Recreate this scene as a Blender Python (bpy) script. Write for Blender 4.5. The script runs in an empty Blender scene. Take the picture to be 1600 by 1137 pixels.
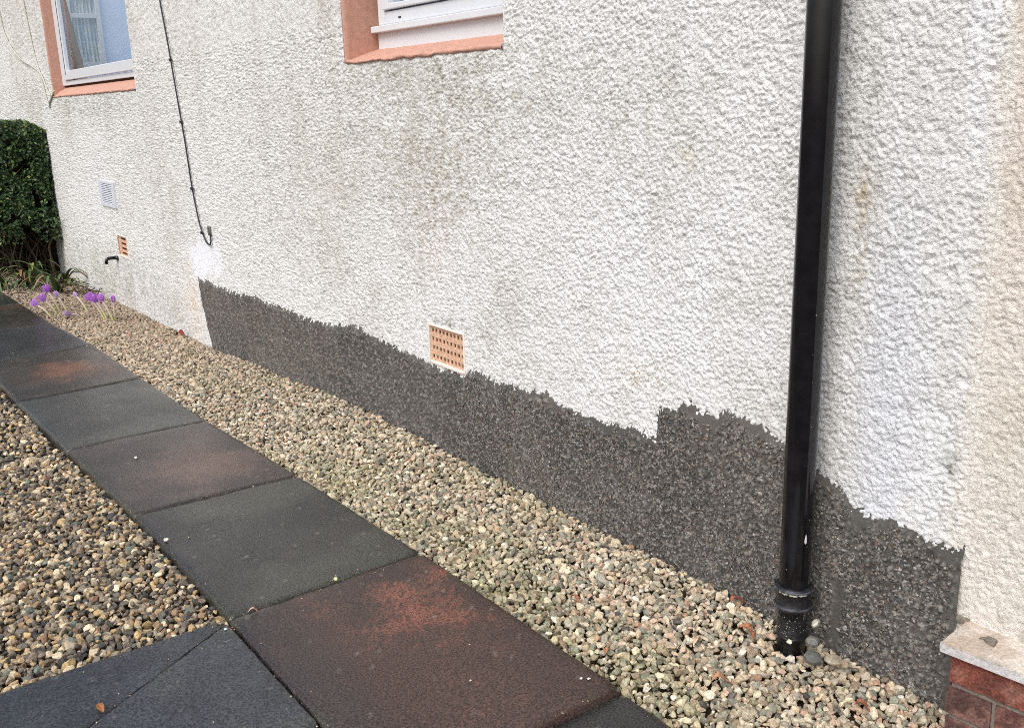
import bpy, math, random
import numpy as np
from mathutils import Vector, Matrix

# ------------------------------------------------------------------ camera, sky, sun, exposure
sc = bpy.context.scene
COL = sc.collection
cam_d = bpy.data.cameras.new("camera")
cam = bpy.data.objects.new("camera", cam_d)
COL.objects.link(cam)
RIGHT = Vector((0.58721, 0.80893, -0.02852))
DOWN = Vector((0.19514, -0.17568, -0.96491))
FWD = Vector((-0.78556, 0.56104, -0.26102))
M = Matrix.Identity(4)
for r in range(3):
    M[r][0], M[r][1], M[r][2] = RIGHT[r], -DOWN[r], -FWD[r]
M.translation = Vector((0.0, -1.878, 1.342))
cam.matrix_world = M
cam_d.sensor_width = 36.0
cam_d.lens = 34.10
cam_d.clip_start = 0.05
cam_d.clip_end = 500.0
sc.camera = cam

SUN_EL, SUN_AZ = math.radians(50), math.radians(160)      # compass angle clockwise from +y
world = bpy.data.worlds.new("World")
sc.world = world
world.use_nodes = True
wn, wl = world.node_tree.nodes, world.node_tree.links
wn.clear()
w_out = wn.new("ShaderNodeOutputWorld")
w_bg = wn.new("ShaderNodeBackground")
w_sky = wn.new("ShaderNodeTexSky")
w_sky.sky_type = 'NISHITA'
w_sky.sun_disc = False
w_sky.sun_elevation = SUN_EL
w_sky.sun_rotation = SUN_AZ
w_sky.air_density = 1.0
w_sky.dust_density = 4.0
w_sky.ozone_density = 1.0
w_hs = wn.new("ShaderNodeHueSaturation")
w_hs.inputs["Saturation"].default_value = 0.60
wl.new(w_sky.outputs[0], w_hs.inputs["Color"])
wl.new(w_hs.outputs[0], w_bg.inputs[0])
w_bg.inputs[1].default_value = 0.135
wl.new(w_bg.outputs[0], w_out.inputs[0])

sun_d = bpy.data.lights.new("sun", 'SUN')
sun_d.energy = 1.5
sun_d.angle = math.radians(40)
sun_d.color = (1.0, 0.985, 0.96)
sun = bpy.data.objects.new("sun", sun_d)
COL.objects.link(sun)
to_sun = Vector((math.sin(SUN_AZ) * math.cos(SUN_EL), math.cos(SUN_AZ) * math.cos(SUN_EL), math.sin(SUN_EL)))
sun.rotation_euler = to_sun.to_track_quat('Z', 'Y').to_euler()
sun.location = to_sun * 20

sc.view_settings.view_transform = 'Standard'
sc.view_settings.look = 'None'
sc.view_settings.gamma = 1.0
sc.view_settings.use_curve_mapping = False
sc.view_settings.exposure = 0.38
sc.cycles.filter_width = 0.9
sc.cycles.use_denoising = False
sc.render.filter_size = 0.9

# ------------------------------------------------------------------ helpers
RS = np.random.RandomState(11)
random.seed(5)


def lin(r, g, b):
    f = lambda c: ((c / 255.0) / 12.92) if c / 255.0 <= 0.04045 else (((c / 255.0) + 0.055) / 1.055) ** 2.4
    return np.array([f(r), f(g), f(b)])


_LAT = np.random.RandomState(77).rand(8, 256, 256)


def vnoise(x, y, k=0):
    xi, yi = np.floor(x).astype(int), np.floor(y).astype(int)
    fx, fy = x - xi, y - yi
    fx, fy = fx * fx * (3 - 2 * fx), fy * fy * (3 - 2 * fy)
    L = _LAT[k % 8]
    a, b = L[xi % 256, yi % 256], L[(xi + 1) % 256, yi % 256]
    c, d = L[xi % 256, (yi + 1) % 256], L[(xi + 1) % 256, (yi + 1) % 256]
    return (a * (1 - fx) + b * fx) * (1 - fy) + (c * (1 - fx) + d * fx) * fy


def fbm(x, y, k=0, octaves=4):
    s, amp, tot = 0.0, 1.0, 0.0
    for o in range(octaves):
        s = s + amp * vnoise(x * 2 ** o + 17.3 * o + k * 5.1, y * 2 ** o + 9.7 * o, k + o)
        tot += amp
        amp *= 0.5
    return s / tot


def sstep(a, b, x):
    t = np.clip((x - a) / (b - a), 0, 1)
    return t * t * (3 - 2 * t)


def link(o, parent=None):
    COL.objects.link(o)
    if parent is not None:
        o.parent = parent
    return o


def props(o, label=None, cat=None, group=None, kind=None):
    for k, v in (("label", label), ("category", cat), ("group", group), ("kind", kind)):
        if v:
            o[k] = v
    return o


def empty(name, label=None, cat=None, group=None, kind=None, loc=(0, 0, 0)):
    o = bpy.data.objects.new(name, None)
    o.location = loc
    o.empty_display_size = 0.05
    link(o)
    return props(o, label, cat, group, kind)


def mesh_np(name, V, F, mat, parent=None, col=None, smooth=True, loc=None):
    """F: (n,k) array, or a list of such arrays with different k"""
    V = np.asarray(V, dtype=np.float32)
    Fs = F if isinstance(F, list) else [F]
    Fs = [np.asarray(f, dtype=np.int32) for f in Fs if len(f)]
    me = bpy.data.meshes.new(name)
    me.vertices.add(len(V))
    me.vertices.foreach_set("co", V.ravel())
    loops = np.concatenate([f.ravel() for f in Fs])
    totals = np.concatenate([np.full(len(f), f.shape[1], dtype=np.int32) for f in Fs])
    starts = np.concatenate([[0], np.cumsum(totals)[:-1]]).astype(np.int32)
    me.loops.add(len(loops))
    me.loops.foreach_set("vertex_index", loops)
    me.polygons.add(len(totals))
    me.polygons.foreach_set("loop_start", starts)
    me.polygons.foreach_set("loop_total", totals)
    me.polygons.foreach_set("use_smooth", np.full(len(totals), bool(smooth)))
    me.update(calc_edges=True)
    if col is not None:
        c = np.ones((len(V), 4), dtype=np.float32)
        c[:, :3] = np.clip(col, 0, 1)
        a = me.attributes.new("col", 'FLOAT_COLOR', 'POINT')
        a.data.foreach_set("color", c.ravel())
    me.validate(clean_customdata=False)
    if mat is not None:
        me.materials.append(mat)
    o = bpy.data.objects.new(name, me)
    if loc is not None:
        o.location = loc
    return link(o, parent)


class MB:
    """collects plain shapes and links them as one mesh"""

    def __init__(self):
        self.v, self.f = [], []

    def add(self, vs, fs):
        n = len(self.v)
        self.v += [tuple(p) for p in vs]
        self.f += [tuple(i + n for i in f) for f in fs]
        return self

    def box(self, x0, x1, y0, y1, z0, z1):
        return self.add([(x0, y0, z0), (x1, y0, z0), (x1, y1, z0), (x0, y1, z0), (x0, y0, z1), (x1, y0, z1), (x1, y1, z1), (x0, y1, z1)],
                        [(0, 3, 2, 1), (4, 5, 6, 7), (0, 1, 5, 4), (1, 2, 6, 5), (2, 3, 7, 6), (3, 0, 4, 7)])

    def prism(self, poly, z0, z1):
        n = len(poly)
        vs = [(p[0], p[1], z0) for p in poly] + [(p[0], p[1], z1) for p in poly]
        fs = [tuple(range(n - 1, -1, -1)), tuple(range(n, 2 * n))] + [(i, (i + 1) % n, n + (i + 1) % n, n + i) for i in range(n)]
        return self.add(vs, fs)

    def lathe(self, prof, cx, cy, seg=48, squash=None):
        vs, fs = [], []
        for (r, z) in prof:
            for k in range(seg):
                a = 2 * math.pi * k / seg
                vs.append((cx + r * math.cos(a), cy + r * math.sin(a), z))
        for i in range(len(prof) - 1):
            for k in range(seg):
                k2 = (k + 1) % seg
                fs.append((i * seg + k, i * seg + k2, (i + 1) * seg + k2, (i + 1) * seg + k))
        return self.add(vs, fs)

    def tube(self, pts, r, seg=8, taper=None):
        P = [Vector(p) for p in pts]
        vs, fs = [], []
        up = Vector((0.31, 0.22, 0.9)).normalized()
        for i, p in enumerate(P):
            t = (P[min(i + 1, len(P) - 1)] - P[max(i - 1, 0)]).normalized()
            a = t.cross(up)
            if a.length < 1e-3:
                a = t.cross(Vector((1, 0, 0)))
            a.normalize()
            b = t.cross(a)
            rr = r if taper is None else r * taper[i]
            for k in range(seg):
                an = 2 * math.pi * k / seg
                vs.append(p + (a * math.cos(an) + b * math.sin(an)) * rr)
        for i in range(len(P) - 1):
            for k in range(seg):
                k2 = (k + 1) % seg
                fs.append((i * seg + k, i * seg + k2, (i + 1) * seg + k2, (i + 1) * seg + k))
        fs.append(tuple(range(seg - 1, -1, -1)))
        fs.append(tuple((len(P) - 1) * seg + k for k in range(seg)))
        return self.add(vs, fs)

    def build(self, name, mat, parent=None, smooth=False, bevel=0.0):
        me = bpy.data.meshes.new(name)
        me.from_pydata(self.v, [], self.f)
        me.materials.append(mat)
        if smooth:
            for p in me.polygons:
                p.use_smooth = True
        o = bpy.data.objects.new(name, me)
        link(o, parent)
        if bevel:
            b = o.modifiers.new("bevel", 'BEVEL')
            b.width = bevel
            b.segments = 2
            b.limit_method = 'ANGLE'
        return o


# ------------------------------------------------------------------ materials
def mat(name, base=(0.5, 0.5, 0.5), rough=0.7, spec=0.5, attr=False, speck=0.0, speck_scale=300.0, bump=0.0, bump_scale=400.0, bump_dist=0.001,
        rough_var=0.0, rough_scale=4.0, coat=0.0, metallic=0.0):
    m = bpy.data.materials.new(name)
    m.use_nodes = True
    n, l = m.node_tree.nodes, m.node_tree.links
    b = n["Principled BSDF"]
    b.inputs["Base Color"].default_value = (*base, 1)
    b.inputs["Roughness"].default_value = rough
    b.inputs["Specular IOR Level"].default_value = spec
    b.inputs["Metallic"].default_value = metallic
    if coat:
        b.inputs["Coat Weight"].default_value = coat
        b.inputs["Coat Roughness"].default_value = 0.15
    tc = n.new("ShaderNodeTexCoord")
    src = None
    if attr:
        a = n.new("ShaderNodeAttribute")
        a.attribute_name = "col"
        src = a.outputs["Color"]
    if speck:
        ns = n.new("ShaderNodeTexNoise")
        ns.inputs["Scale"].default_value = speck_scale
        ns.inputs["Detail"].default_value = 3
        l.new(tc.outputs["Object"], ns.inputs["Vector"])
        mr = n.new("ShaderNodeMapRange")
        mr.inputs["From Min"].default_value = 0.36
        mr.inputs["From Max"].default_value = 0.64
        mr.inputs["To Min"].default_value = 1 - speck
        mr.inputs["To Max"].default_value = 1 + speck
        l.new(ns.outputs[0], mr.inputs["Value"])
        vm = n.new("ShaderNodeVectorMath")
        vm.operation = 'SCALE'
        if src is not None:
            l.new(src, vm.inputs[0])
        else:
            vm.inputs[0].default_value = base
        l.new(mr.outputs[0], vm.inputs["Scale"])
        src = vm.outputs[0]
    if src is not None:
        l.new(src, b.inputs["Base Color"])
    if rough_var:
        nr = n.new("ShaderNodeTexNoise")
        nr.inputs["Scale"].default_value = rough_scale
        nr.inputs["Detail"].default_value = 4
        l.new(tc.outputs["Object"], nr.inputs["Vector"])
        mr2 = n.new("ShaderNodeMapRange")
        mr2.inputs["From Min"].default_value = 0.3
        mr2.inputs["From Max"].default_value = 0.7
        mr2.inputs["To Min"].default_value = max(0.05, rough - rough_var)
        mr2.inputs["To Max"].default_value = min(1.0, rough + rough_var)
        l.new(nr.outputs[0], mr2.inputs["Value"])
        l.new(mr2.outputs[0], b.inputs["Roughness"])
    if bump:
        nb = n.new("ShaderNodeTexNoise")
        nb.inputs["Scale"].default_value = bump_scale
        nb.inputs["Detail"].default_value = 5
        nb.inputs["Roughness"].default_value = 0.65
        l.new(tc.outputs["Object"], nb.inputs["Vector"])
        bp = n.new("ShaderNodeBump")
        bp.inputs["Strength"].default_value = bump
        bp.inputs["Distance"].default_value = bump_dist
        l.new(nb.outputs[0], bp.inputs["Height"])
        l.new(bp.outputs[0], b.inputs["Normal"])
    return m


M_ROUGHCAST = mat("roughcast_paint", attr=True, rough=0.75, spec=0.3, speck=0.07, speck_scale=110, bump=1.0, bump_scale=105, bump_dist=0.007)
M_MORTAR = mat("wet_mortar", attr=True, rough=0.72, spec=0.35, speck=0.2, speck_scale=420, bump=0.6, bump_scale=420, bump_dist=0.003)
M_CHIP = mat("stone_chip", attr=True, rough=0.6, spec=0.4, speck=0.15, speck_scale=500)
M_PEBBLE = mat("pebble", attr=True, rough=0.62, spec=0.4, speck=0.22, speck_scale=190, bump=0.35, bump_scale=500, bump_dist=0.001, rough_var=0.15, rough_scale=40)
M_SLAB = mat("damp_concrete_slab", attr=True, rough=0.22, spec=0.5, speck=0.62, speck_scale=190, bump=0.45, bump_scale=190, bump_dist=0.003, rough_var=0.14, rough_scale=4)
M_SOIL = mat("soil", base=tuple(lin(70, 60, 48)), rough=0.95, spec=0.2, speck=0.4, speck_scale=60, bump=0.6, bump_scale=80, bump_dist=0.01)
M_SALMON = mat("salmon_masonry_paint", base=tuple(lin(192, 148, 130)), rough=0.7, spec=0.3, speck=0.09, speck_scale=45, bump=0.4, bump_scale=140, bump_dist=0.004)
M_UPVC = mat("white_plastic", base=(0.66, 0.685, 0.72), rough=0.32, spec=0.5, speck=0.02, speck_scale=12)
M_GASKET_SHADE = mat("gasket_and_slat_shade", base=(0.02, 0.022, 0.025), rough=0.6)  # black for the gasket, and for painted shade behind the vent slats
M_TERRA = mat("buff_terracotta", base=tuple(lin(204, 166, 140)), rough=0.8, spec=0.3, speck=0.20, speck_scale=90, bump=0.3)
M_RECESS_SHADE = mat("painted_recess_shade", base=tuple(lin(62, 44, 34)), rough=0.95, spec=0.1, speck=0.2)  # dark brown painted in as the shade of holes and gaps
M_VENT = mat("pale_grey_plastic", base=tuple(lin(208, 212, 220)), rough=0.45)
M_PIPE = mat("black_gloss_pipe", base=(0.006, 0.006, 0.008), rough=0.10, spec=0.45, speck=0.3, speck_scale=30, rough_var=0.05, rough_scale=14, bump=0.06, bump_scale=120)
M_IRON = mat("painted_iron", base=(0.012, 0.012, 0.014), rough=0.35, spec=0.5, speck=0.5, speck_scale=90, rough_var=0.2, rough_scale=60, bump=0.5, bump_scale=160, bump_dist=0.003)
M_UPWALL = mat("painted_mortar", base=tuple(lin(222, 214, 204)), rough=0.8, spec=0.3, speck=0.1, speck_scale=150, bump=0.5, bump_scale=200)
M_PAINTWORN = mat("worn_pale_paint", base=tuple(lin(178, 172, 160)), rough=0.8, speck=0.35, speck_scale=240)
M_CABLE_B = mat("black_cable", base=(0.018, 0.018, 0.02), rough=0.5)
M_CABLE_W = mat("painted_cable", base=tuple(lin(186, 184, 174)), rough=0.6)
M_BLUEWALL = mat("pale_blue_plaster", base=tuple(lin(206, 222, 242)), rough=0.8, speck=0.04, speck_scale=3)
M_CURTAIN = mat("brown_curtain", base=tuple(lin(190, 160, 146)), rough=0.9, spec=0.2)
M_NET = mat("net_curtain", attr=True, rough=0.9, spec=0.2)
M_COPING = mat("concrete_coping", attr=True, rough=0.8, spec=0.3, speck=0.16, speck_scale=130, bump=0.6, bump_scale=170, bump_dist=0.004)
M_BRICK = mat("red_brick", attr=True, rough=0.85, spec=0.25, speck=0.3, speck_scale=180, bump=0.7, bump_scale=200, bump_dist=0.004)
M_JOINT = mat("brick_mortar", base=tuple(lin(128, 120, 112)), rough=0.9, spec=0.2, speck=0.3, speck_scale=250, bump=0.6, bump_scale=300)
M_LEAF = mat("privet_leaf", attr=True, rough=0.45, spec=0.5)
M_TWIG = mat("bare_twig", base=tuple(lin(70, 58, 44)), rough=0.85, speck=0.3, speck_scale=60)
M_STRAP = mat("strap_leaf", attr=True, rough=0.5, spec=0.4)
M_PETAL = mat("lilac_petal", attr=True, rough=0.5, spec=0.3)
M_CSTEM = mat("pale_flower_tube", attr=True, rough=0.5, spec=0.3)
M_DEAD = mat("dead_leaf", attr=True, rough=0.75, spec=0.3, speck=0.25, speck_scale=120)


def glass_mat():
    m = bpy.data.materials.new("window_glass")
    m.use_nodes = True
    n, l = m.node_tree.nodes, m.node_tree.links
    n.clear()
    out = n.new("ShaderNodeOutputMaterial")
    mix = n.new("ShaderNodeMixShader")
    fr = n.new("ShaderNodeFresnel")
    fr.inputs["IOR"].default_value = 1.5
    tr = n.new("ShaderNodeBsdfTransparent")
    geo = n.new("ShaderNodeNewGeometry")
    mr = n.new("ShaderNodeMapRange")
    mr.inputs["To Min"].default_value = 1.5
    mr.inputs["To Max"].default_value = 1 / 1.5
    l.new(geo.outputs["Backfacing"], mr.inputs["Value"])
    l.new(mr.outputs[0], fr.inputs["IOR"])
    tr.inputs[0].default_value = (0.95, 0.97, 0.98, 1)
    gl = n.new("ShaderNodeBsdfGlossy")
    gl.inputs["Roughness"].default_value = 0.0
    l.new(fr.outputs[0], mix.inputs[0])
    l.new(tr.outputs[0], mix.inputs[1])
    l.new(gl.outputs[0], mix.inputs[2])
    l.new(mix.outputs[0], out.inputs[0])
    return m


M_GLASS = glass_mat()


# ------------------------------------------------------------------ relief tiles (heights in metres)
def lump_tile(size, px, count, rmin, rmax, hmin, hmax, seed, power=0.75):
    rs = np.random.RandomState(seed)
    n = int(round(size / px))
    H = np.zeros((n, n), dtype=np.float32)
    ID = np.full((n, n), 0.5, dtype=np.float32)
    tone = rs.rand(count)
    R = int(math.ceil(rmax * 1.5 / px)) + 1
    g = np.arange(-R, R + 1)
    GX, GY = np.meshgrid(g, g, indexing="ij")
    cx, cy = rs.rand(count) * n, rs.rand(count) * n
    ra = rs.uniform(rmin, rmax, count) / px
    el = rs.uniform(0.5, 1.0, count)
    an = rs.rand(count) * math.pi
    hh = rs.uniform(hmin, hmax, count)
    for i in range(count):
        ix, iy = int(cx[i]), int(cy[i])
        dx, dy = GX - (cx[i] - ix), GY - (cy[i] - iy)
        c, s = math.cos(an[i]), math.sin(an[i])
        u, v = (c * dx + s * dy) / ra[i], (-s * dx + c * dy) / (ra[i] * el[i])
        val = hh[i] * np.maximum(0, 1 - u * u - v * v) ** power
        I, J = np.ix_((ix + g) % n, (iy + g) % n)
        old = H[I, J]
        win = val > old
        H[I, J] = np.where(win, val, old)
        ID[I, J] = np.where(win, tone[i], ID[I, J])
    return H, ID


def blur(H, k=1):
    for _ in range(k):
        H = (H * 2 + np.roll(H, 1, 0) + np.roll(H, -1, 0)) / 4
        H = (H * 2 + np.roll(H, 1, 1) + np.roll(H, -1, 1)) / 4
    return H


def sample(T, px, x, z):
    n = T.shape[0]
    u, v = x / px, z / px
    i, j = np.floor(u).astype(int), np.floor(v).astype(int)
    a, b = u - i, v - j
    return (T[i % n, j % n] * (1 - a) + T[(i + 1) % n, j % n] * a) * (1 - b) + (T[i % n, (j + 1) % n] * (1 - a) + T[(i + 1) % n, (j + 1) % n] * a) * b


TPX = 0.002
T_CAST = blur(lump_tile(1.62, TPX, 36000, 0.0032, 0.0092, 0.0012, 0.0088, 3, 0.5)[0], 0)
T_FINE = lump_tile(1.10, TPX, 30000, 0.0026, 0.0066, 0.0010, 0.0078, 12, 0.5)[0]
T_CHIP, T_TONE = lump_tile(0.9, TPX, 14000, 0.003, 0.0064, 0.0014, 0.0060, 8, 0.45)


def cast_height(x, z):
    warp = 0.012 * (vnoise(x * 23, z * 23, 2) - 0.5)
    h = sample(T_CAST, TPX, x + 40 + warp, z + 10 + 0.013 * (vnoise(x * 19, z * 19, 5) - 0.5))
    hf = sample(T_FINE, TPX, (x + 40 + warp) * 1.12, (z + 10) * 1.12)
    k = 0.80 + 0.17 * sstep(-1.22, -1.75, x)
    h = h * (1 - k) + hf * k
    big = fbm(x * 9, z * 9, 1, 3)
    pit = sstep(0.66, 0.82, vnoise(x * 62, z * 62, 3)) * 0.0024
    return h * (0.58 + 0.64 * big) - pit + 0.006 * (fbm(x * 2.2, z * 2.2, 4, 2) - 0.5)


# outline of the fresh mortar patch, (x, z) in metres along the wall
PT = np.array([(-5.905, 0.345), (-5.475, 0.343), (-4.982, 0.358), (-4.479, 0.360), (-4.05, 0.362), (-3.88, 0.392), (-3.79, 0.392), (-3.668, 0.378), (-3.341, 0.372),
               (-3.17, 0.352), (-3.05, 0.350), (-2.99, 0.350), (-2.91, 0.362), (-2.851, 0.400), (-2.81, 0.398), (-2.78, 0.378), (-2.634, 0.379), (-2.46, 0.392), (-2.44, 0.404), (-2.40, 0.384),
               (-2.223, 0.372), (-2.059, 0.381), (-1.914, 0.385), (-1.908, 0.486), (-1.84, 0.500), (-1.786, 0.512), (-1.739, 0.508), (-1.70, 0.506), (-1.66, 0.520), (-1.626, 0.526), (-1.60, 0.518),
               (-1.541, 0.519), (-1.469, 0.499), (-1.40, 0.470), (-1.351, 0.448), (-1.30, 0.440), (-1.266, 0.400), (-1.20, 0.392), (-1.148, 0.389), (-1.069, 0.384), (-1.0, 0.380)])


def patch_dist(x, z):
    """rough distance inside the patch (positive inside)"""
    rag = 0.026 * (fbm(x * 17, z * 12, 3, 4) - 0.5) + 0.016 * (fbm(x * 60, z * 34, 6, 2) - 0.5) + 0.014 * sstep(0.68, 0.9, vnoise(x * 48, z * 9, 4)) * sstep(-2.0, -2.6, x)
    top = np.interp(x, PT[:, 0], PT[:, 1]) + rag - z
    left = x - np.interp(z, [-0.2, -0.05, 0.06, 0.25, 0.33, 0.43], [-5.74, -5.78, -5.835, -5.89, -5.90, -5.935]) + rag * 0.8
    right = -0.972 - x + rag * 0.3
    d = np.minimum(np.minimum(top, left), right)
    # stray blobs of mortar flicked above the edge
    blob = sstep(0.84, 0.90, fbm(x * 70, z * 70, 7, 2)) * sstep(-0.05, -0.012, d) * 0.03
    return d + blob


# ------------------------------------------------------------------ ground levels
def ground_z(x, y):
    wz = np.interp(x, [-9.7, -8.0, -6.7, -5.8, -4.6, -3.6, -2.6, -1.5, -1.0], [-0.15, -0.11, -0.093, -0.07, -0.012, 0.034, 0.026, 0.016, 0.006])
    t = np.clip(-y / 0.55, 0, 1)
    strip = wz * (1 - t) ** 1.2 + (0.004 + 0.0 * x) * (1 - (1 - t) ** 1.2)
    strip = strip + 0.022 * (fbm(x * 3.1, y * 3.1, 2, 2) - 0.5)
    dip = -0.022 * sstep(-1.75, -1.50, x) * sstep(-0.40, -0.52, y) * (y > -0.9)
    leftg = -0.006 + 0.016 * (fbm(x * 2.7 + 5, y * 2.7, 3, 2) - 0.5)
    return np.where(y > -0.85, strip + dip, leftg)


def axis(*segs):
    out = []
    for a, b, n in segs:
        out += list(np.linspace(a, b, n, endpoint=False))
    return np.array(out + [segs[-1][1]])


gx = axis((-70, -14, 12), (-14, 1.5, 156), (1.5, 70, 14))
gy = axis((-70, -3, 14), (-3, 0.3, 55))
GX, GY = np.meshgrid(gx, gy, indexing="ij")
near = ((GX > -12) & (GX < 1.3) & (GY > -2.9)).astype(float)
GZ = ground_z(GX, GY) * near - 0.05 * (1 - near) - 0.034
nx, ny = GX.shape
idx = np.arange(nx * ny).reshape(nx, ny)
F = np.stack([idx[:-1, :-1], idx[1:, :-1], idx[1:, 1:], idx[:-1, 1:]], -1).reshape(-1, 4)
ground = mesh_np("ground", np.stack([GX, GY, GZ], -1).reshape(-1, 3), F, M_SOIL)
props(ground, "dark soil under the gravel and paving", kind="structure")

# ------------------------------------------------------------------ house: roughcast wall with window openings
house = empty("house", "white roughcast house with salmon window reveals and a dark fresh mortar patch along its base", "house")

W1 = (-9.205, -6.755, 1.49, 2.75)      # x0, x1, z0, z1 of the openings
W2 = (-3.712, -2.622, 1.512, 2.75)
WALL_R = -0.988


def relief_axis(a, b, fn):
    out = [a]
    while out[-1] < b:
        out.append(out[-1] + fn(out[-1]))
    out[-1] = b
    return np.array(out)


def snap(ax, vals):
    for v in vals:
        ax[np.argmin(np.abs(ax - v))] = v
    return ax


wx = snap(relief_axis(-16.0, WALL_R, lambda x: float(np.clip(0.0031 + 0.0018 * max(0.0, -x - 1.7) ** 1.35, 0.0031, 0.030))), [W1[0], W1[1], W2[0], W2[1]])
wz = snap(np.concatenate([np.arange(-0.2, 0.3, 0.006), np.arange(0.3, 1.66, 0.0035), np.arange(1.66, 2.45, 0.0075), np.arange(2.45, 3.0, 0.03)]), [W1[2], W2[2], W1[3]])
X, Z = np.meshgrid(wx, wz, indexing="ij")


def in_open(x, z, w, m=0.0):
    return (x > w[0] - m) & (x < w[1] + m) & (z > w[2] - m) & (z < w[3] + m)


H = cast_height(X, Z)
# the render is trimmed flat where it meets the reveals and the corner
edge = 0.45 + 0.55 * sstep(WALL_R, WALL_R - 0.012, X)
for w in (W1, W2):
    dx = np.maximum(np.maximum(w[0] - X, X - w[1]), 0)
    dz = np.maximum(np.maximum(w[2] - Z, Z - w[3]), 0)
    edge = np.minimum(edge, 0.35 + 0.65 * sstep(0.0, 0.022, np.hypot(dx, dz)))
# smooth skim of new paint round the end of the cable
skim = np.exp(-(((X + 5.78) / 0.34) ** 2 + ((Z - 0.48) / 0.14) ** 2))
edge *= 1 - 0.8 * sstep(0.3, 0.8, skim)
Y = -H * edge
# a hollow behind the downpipe and a slow swell beside it
Y += 0.004 * np.exp(-((X + 1.29) / 0.07) ** 2) - 0.004 * np.exp(-((X + 1.12) / 0.09) ** 2)

Y[-1, :] = 0.022
WHITE = lin(229, 230, 231)
DIRTY = lin(178, 174, 161)
GREEN = lin(128, 134, 98)
OCHRE = lin(170, 142, 82)
RUST = lin(205, 160, 128)
GREY = lin(150, 150, 146)
NEW = lin(240, 242, 250)
c = np.ones(X.shape + (3,)) * WHITE


def blend(c, colour, m):
    m = np.clip(m, 0, 1)[..., None]
    return c * (1 - m) + colour * m


f1 = fbm(X * 1.6, Z * 1.6, 2, 4)
f2 = fbm(X * 7, Z * 7, 5, 3)
f3 = fbm(X * 30, Z * 22, 1, 3)
streak = fbm(X * 9, Z * 0.8, 6, 3)
aged = sstep(-2.0, -4.5, X) * 0.28 + sstep(0.7, 1.5, Z) * 0.16
c = blend(c, lin(212, 209, 199), aged + 0.5 * (f1 - 0.45))
c = blend(c, DIRTY, 0.34 * sstep(0.50, 0.72, f1 * 0.6 + f2 * 0.4) * sstep(0.35, 0.65, f3 + 0.15))
f4 = fbm(X * 75, Z * 60, 4, 2)
c = blend(c, lin(150, 147, 138), sstep(0.60, 0.80, f4) * 0.45 * (0.35 + sstep(-1.5, -4.5, X) * 0.65))


f4 = fbm(X * 75, Z * 60, 4, 2)


def blot(x, z, rx, rz, colour, s, thr=0.42):
    global c
    e = np.exp(-(((X - x) / rx) ** 2 + ((Z - z) / rz) ** 2))
    c = blend(c, colour, (0.30 + 0.62 * sstep(0.42, 0.72, f4)) * s * e * sstep(thr - 0.14, thr + 0.14, f3 * 0.55 + f2 * 0.45))


blot(-3.15, 1.18, 0.55, 0.26, DIRTY, 1.0, 0.38)
blot(-3.05, 1.02, 0.30, 0.16, lin(180, 172, 158), 0.45, 0.4)
blot(-3.10, 0.80, 0.14, 0.12, RUST, 0.28, 0.45)
blot(-3.75, 1.23, 0.05, 0.06, GREY, 0.8, 0.42)
blot(-4.3, 0.95, 0.5, 0.3, DIRTY, 0.55, 0.45)
blot(-2.75, 1.38, 0.55, 0.12, DIRTY, 0.8, 0.40)
blot(-7.9, 1.40, 1.1, 0.12, GREY, 0.55, 0.42)
blot(-3.18, 1.46, 0.5, 0.05, lin(160, 156, 140), 0.75, 0.40)
blot(-1.95, 1.25, 0.25, 0.22, DIRTY, 0.5, 0.46)
blot(-1.81, 1.19, 0.03, 0.03, lin(196, 184, 150), 0.8, 0.35)
blot(-8.6, 0.10, 1.2, 0.22, GREEN, 0.55, 0.40)
blot(-7.0, 0.22, 0.5, 0.14, GREY, 0.6, 0.42)
blot(-6.05, 0.18, 0.13, 0.22, lin(214, 178, 132), 0.65, 0.40)
blot(-6.6, 0.02, 0.6, 0.12, GREY, 0.45, 0.40)
blot(-7.6, 0.10, 0.4, 0.16, GREY, 0.4, 0.42)
blot(-1.285, 1.12, 0.022, 0.05, OCHRE, 1.0, 0.30)
blot(-1.28, 0.95, 0.022, 0.10, lin(168, 158, 120), 0.8, 0.34)
blot(-1.28, 1.3, 0.025, 0.16, GREY, 0.5, 0.40)
blot(-1.03, 0.55, 0.018, 0.14, lin(120, 122, 100), 0.85, 0.42)
blot(-1.06, 0.43, 0.07, 0.05, lin(128, 128, 112), 0.6, 0.44)
blot(-1.02, 0.95, 0.03, 0.2, lin(150, 148, 132), 0.6, 0.46)
blot(-2.0, 0.56, 0.12, 0.05, lin(206, 190, 160), 0.5, 0.42)
blot(-3.04, 0.54, 0.13, 0.018, lin(116, 112, 96), 0.9, 0.36)
blot(-2.75, 0.47, 0.2, 0.08, DIRTY, 0.5, 0.42)
blot(-6.5, 1.0, 0.6, 0.35, DIRTY, 0.5, 0.46)
c = blend(c, DIRTY, 0.16 * sstep(0.56, 0.74, streak) * sstep(0.4, 1.4, Z))
seam = sstep(0.050, 0.004, WALL_R - X + 0.035 * (f2 - 0.5) + 0.02 * (f3 - 0.5))
c = blend(c, lin(223, 218, 210), 0.85 * seam)
# new white paint: round the cable end and beside the downpipe
c = blend(c, NEW, 0.9 * sstep(0.25, 0.8, skim + 0.9 * (f2 - 0.5) + 0.5 * (f3 - 0.5)))
c = blend(c, lin(222, 226, 236), 0.6 * np.exp(-((X + 1.19) / 0.10) ** 2) * sstep(1.5, 0.6, Z) * sstep(0.35, 0.55, f2 + 0.1))

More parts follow.
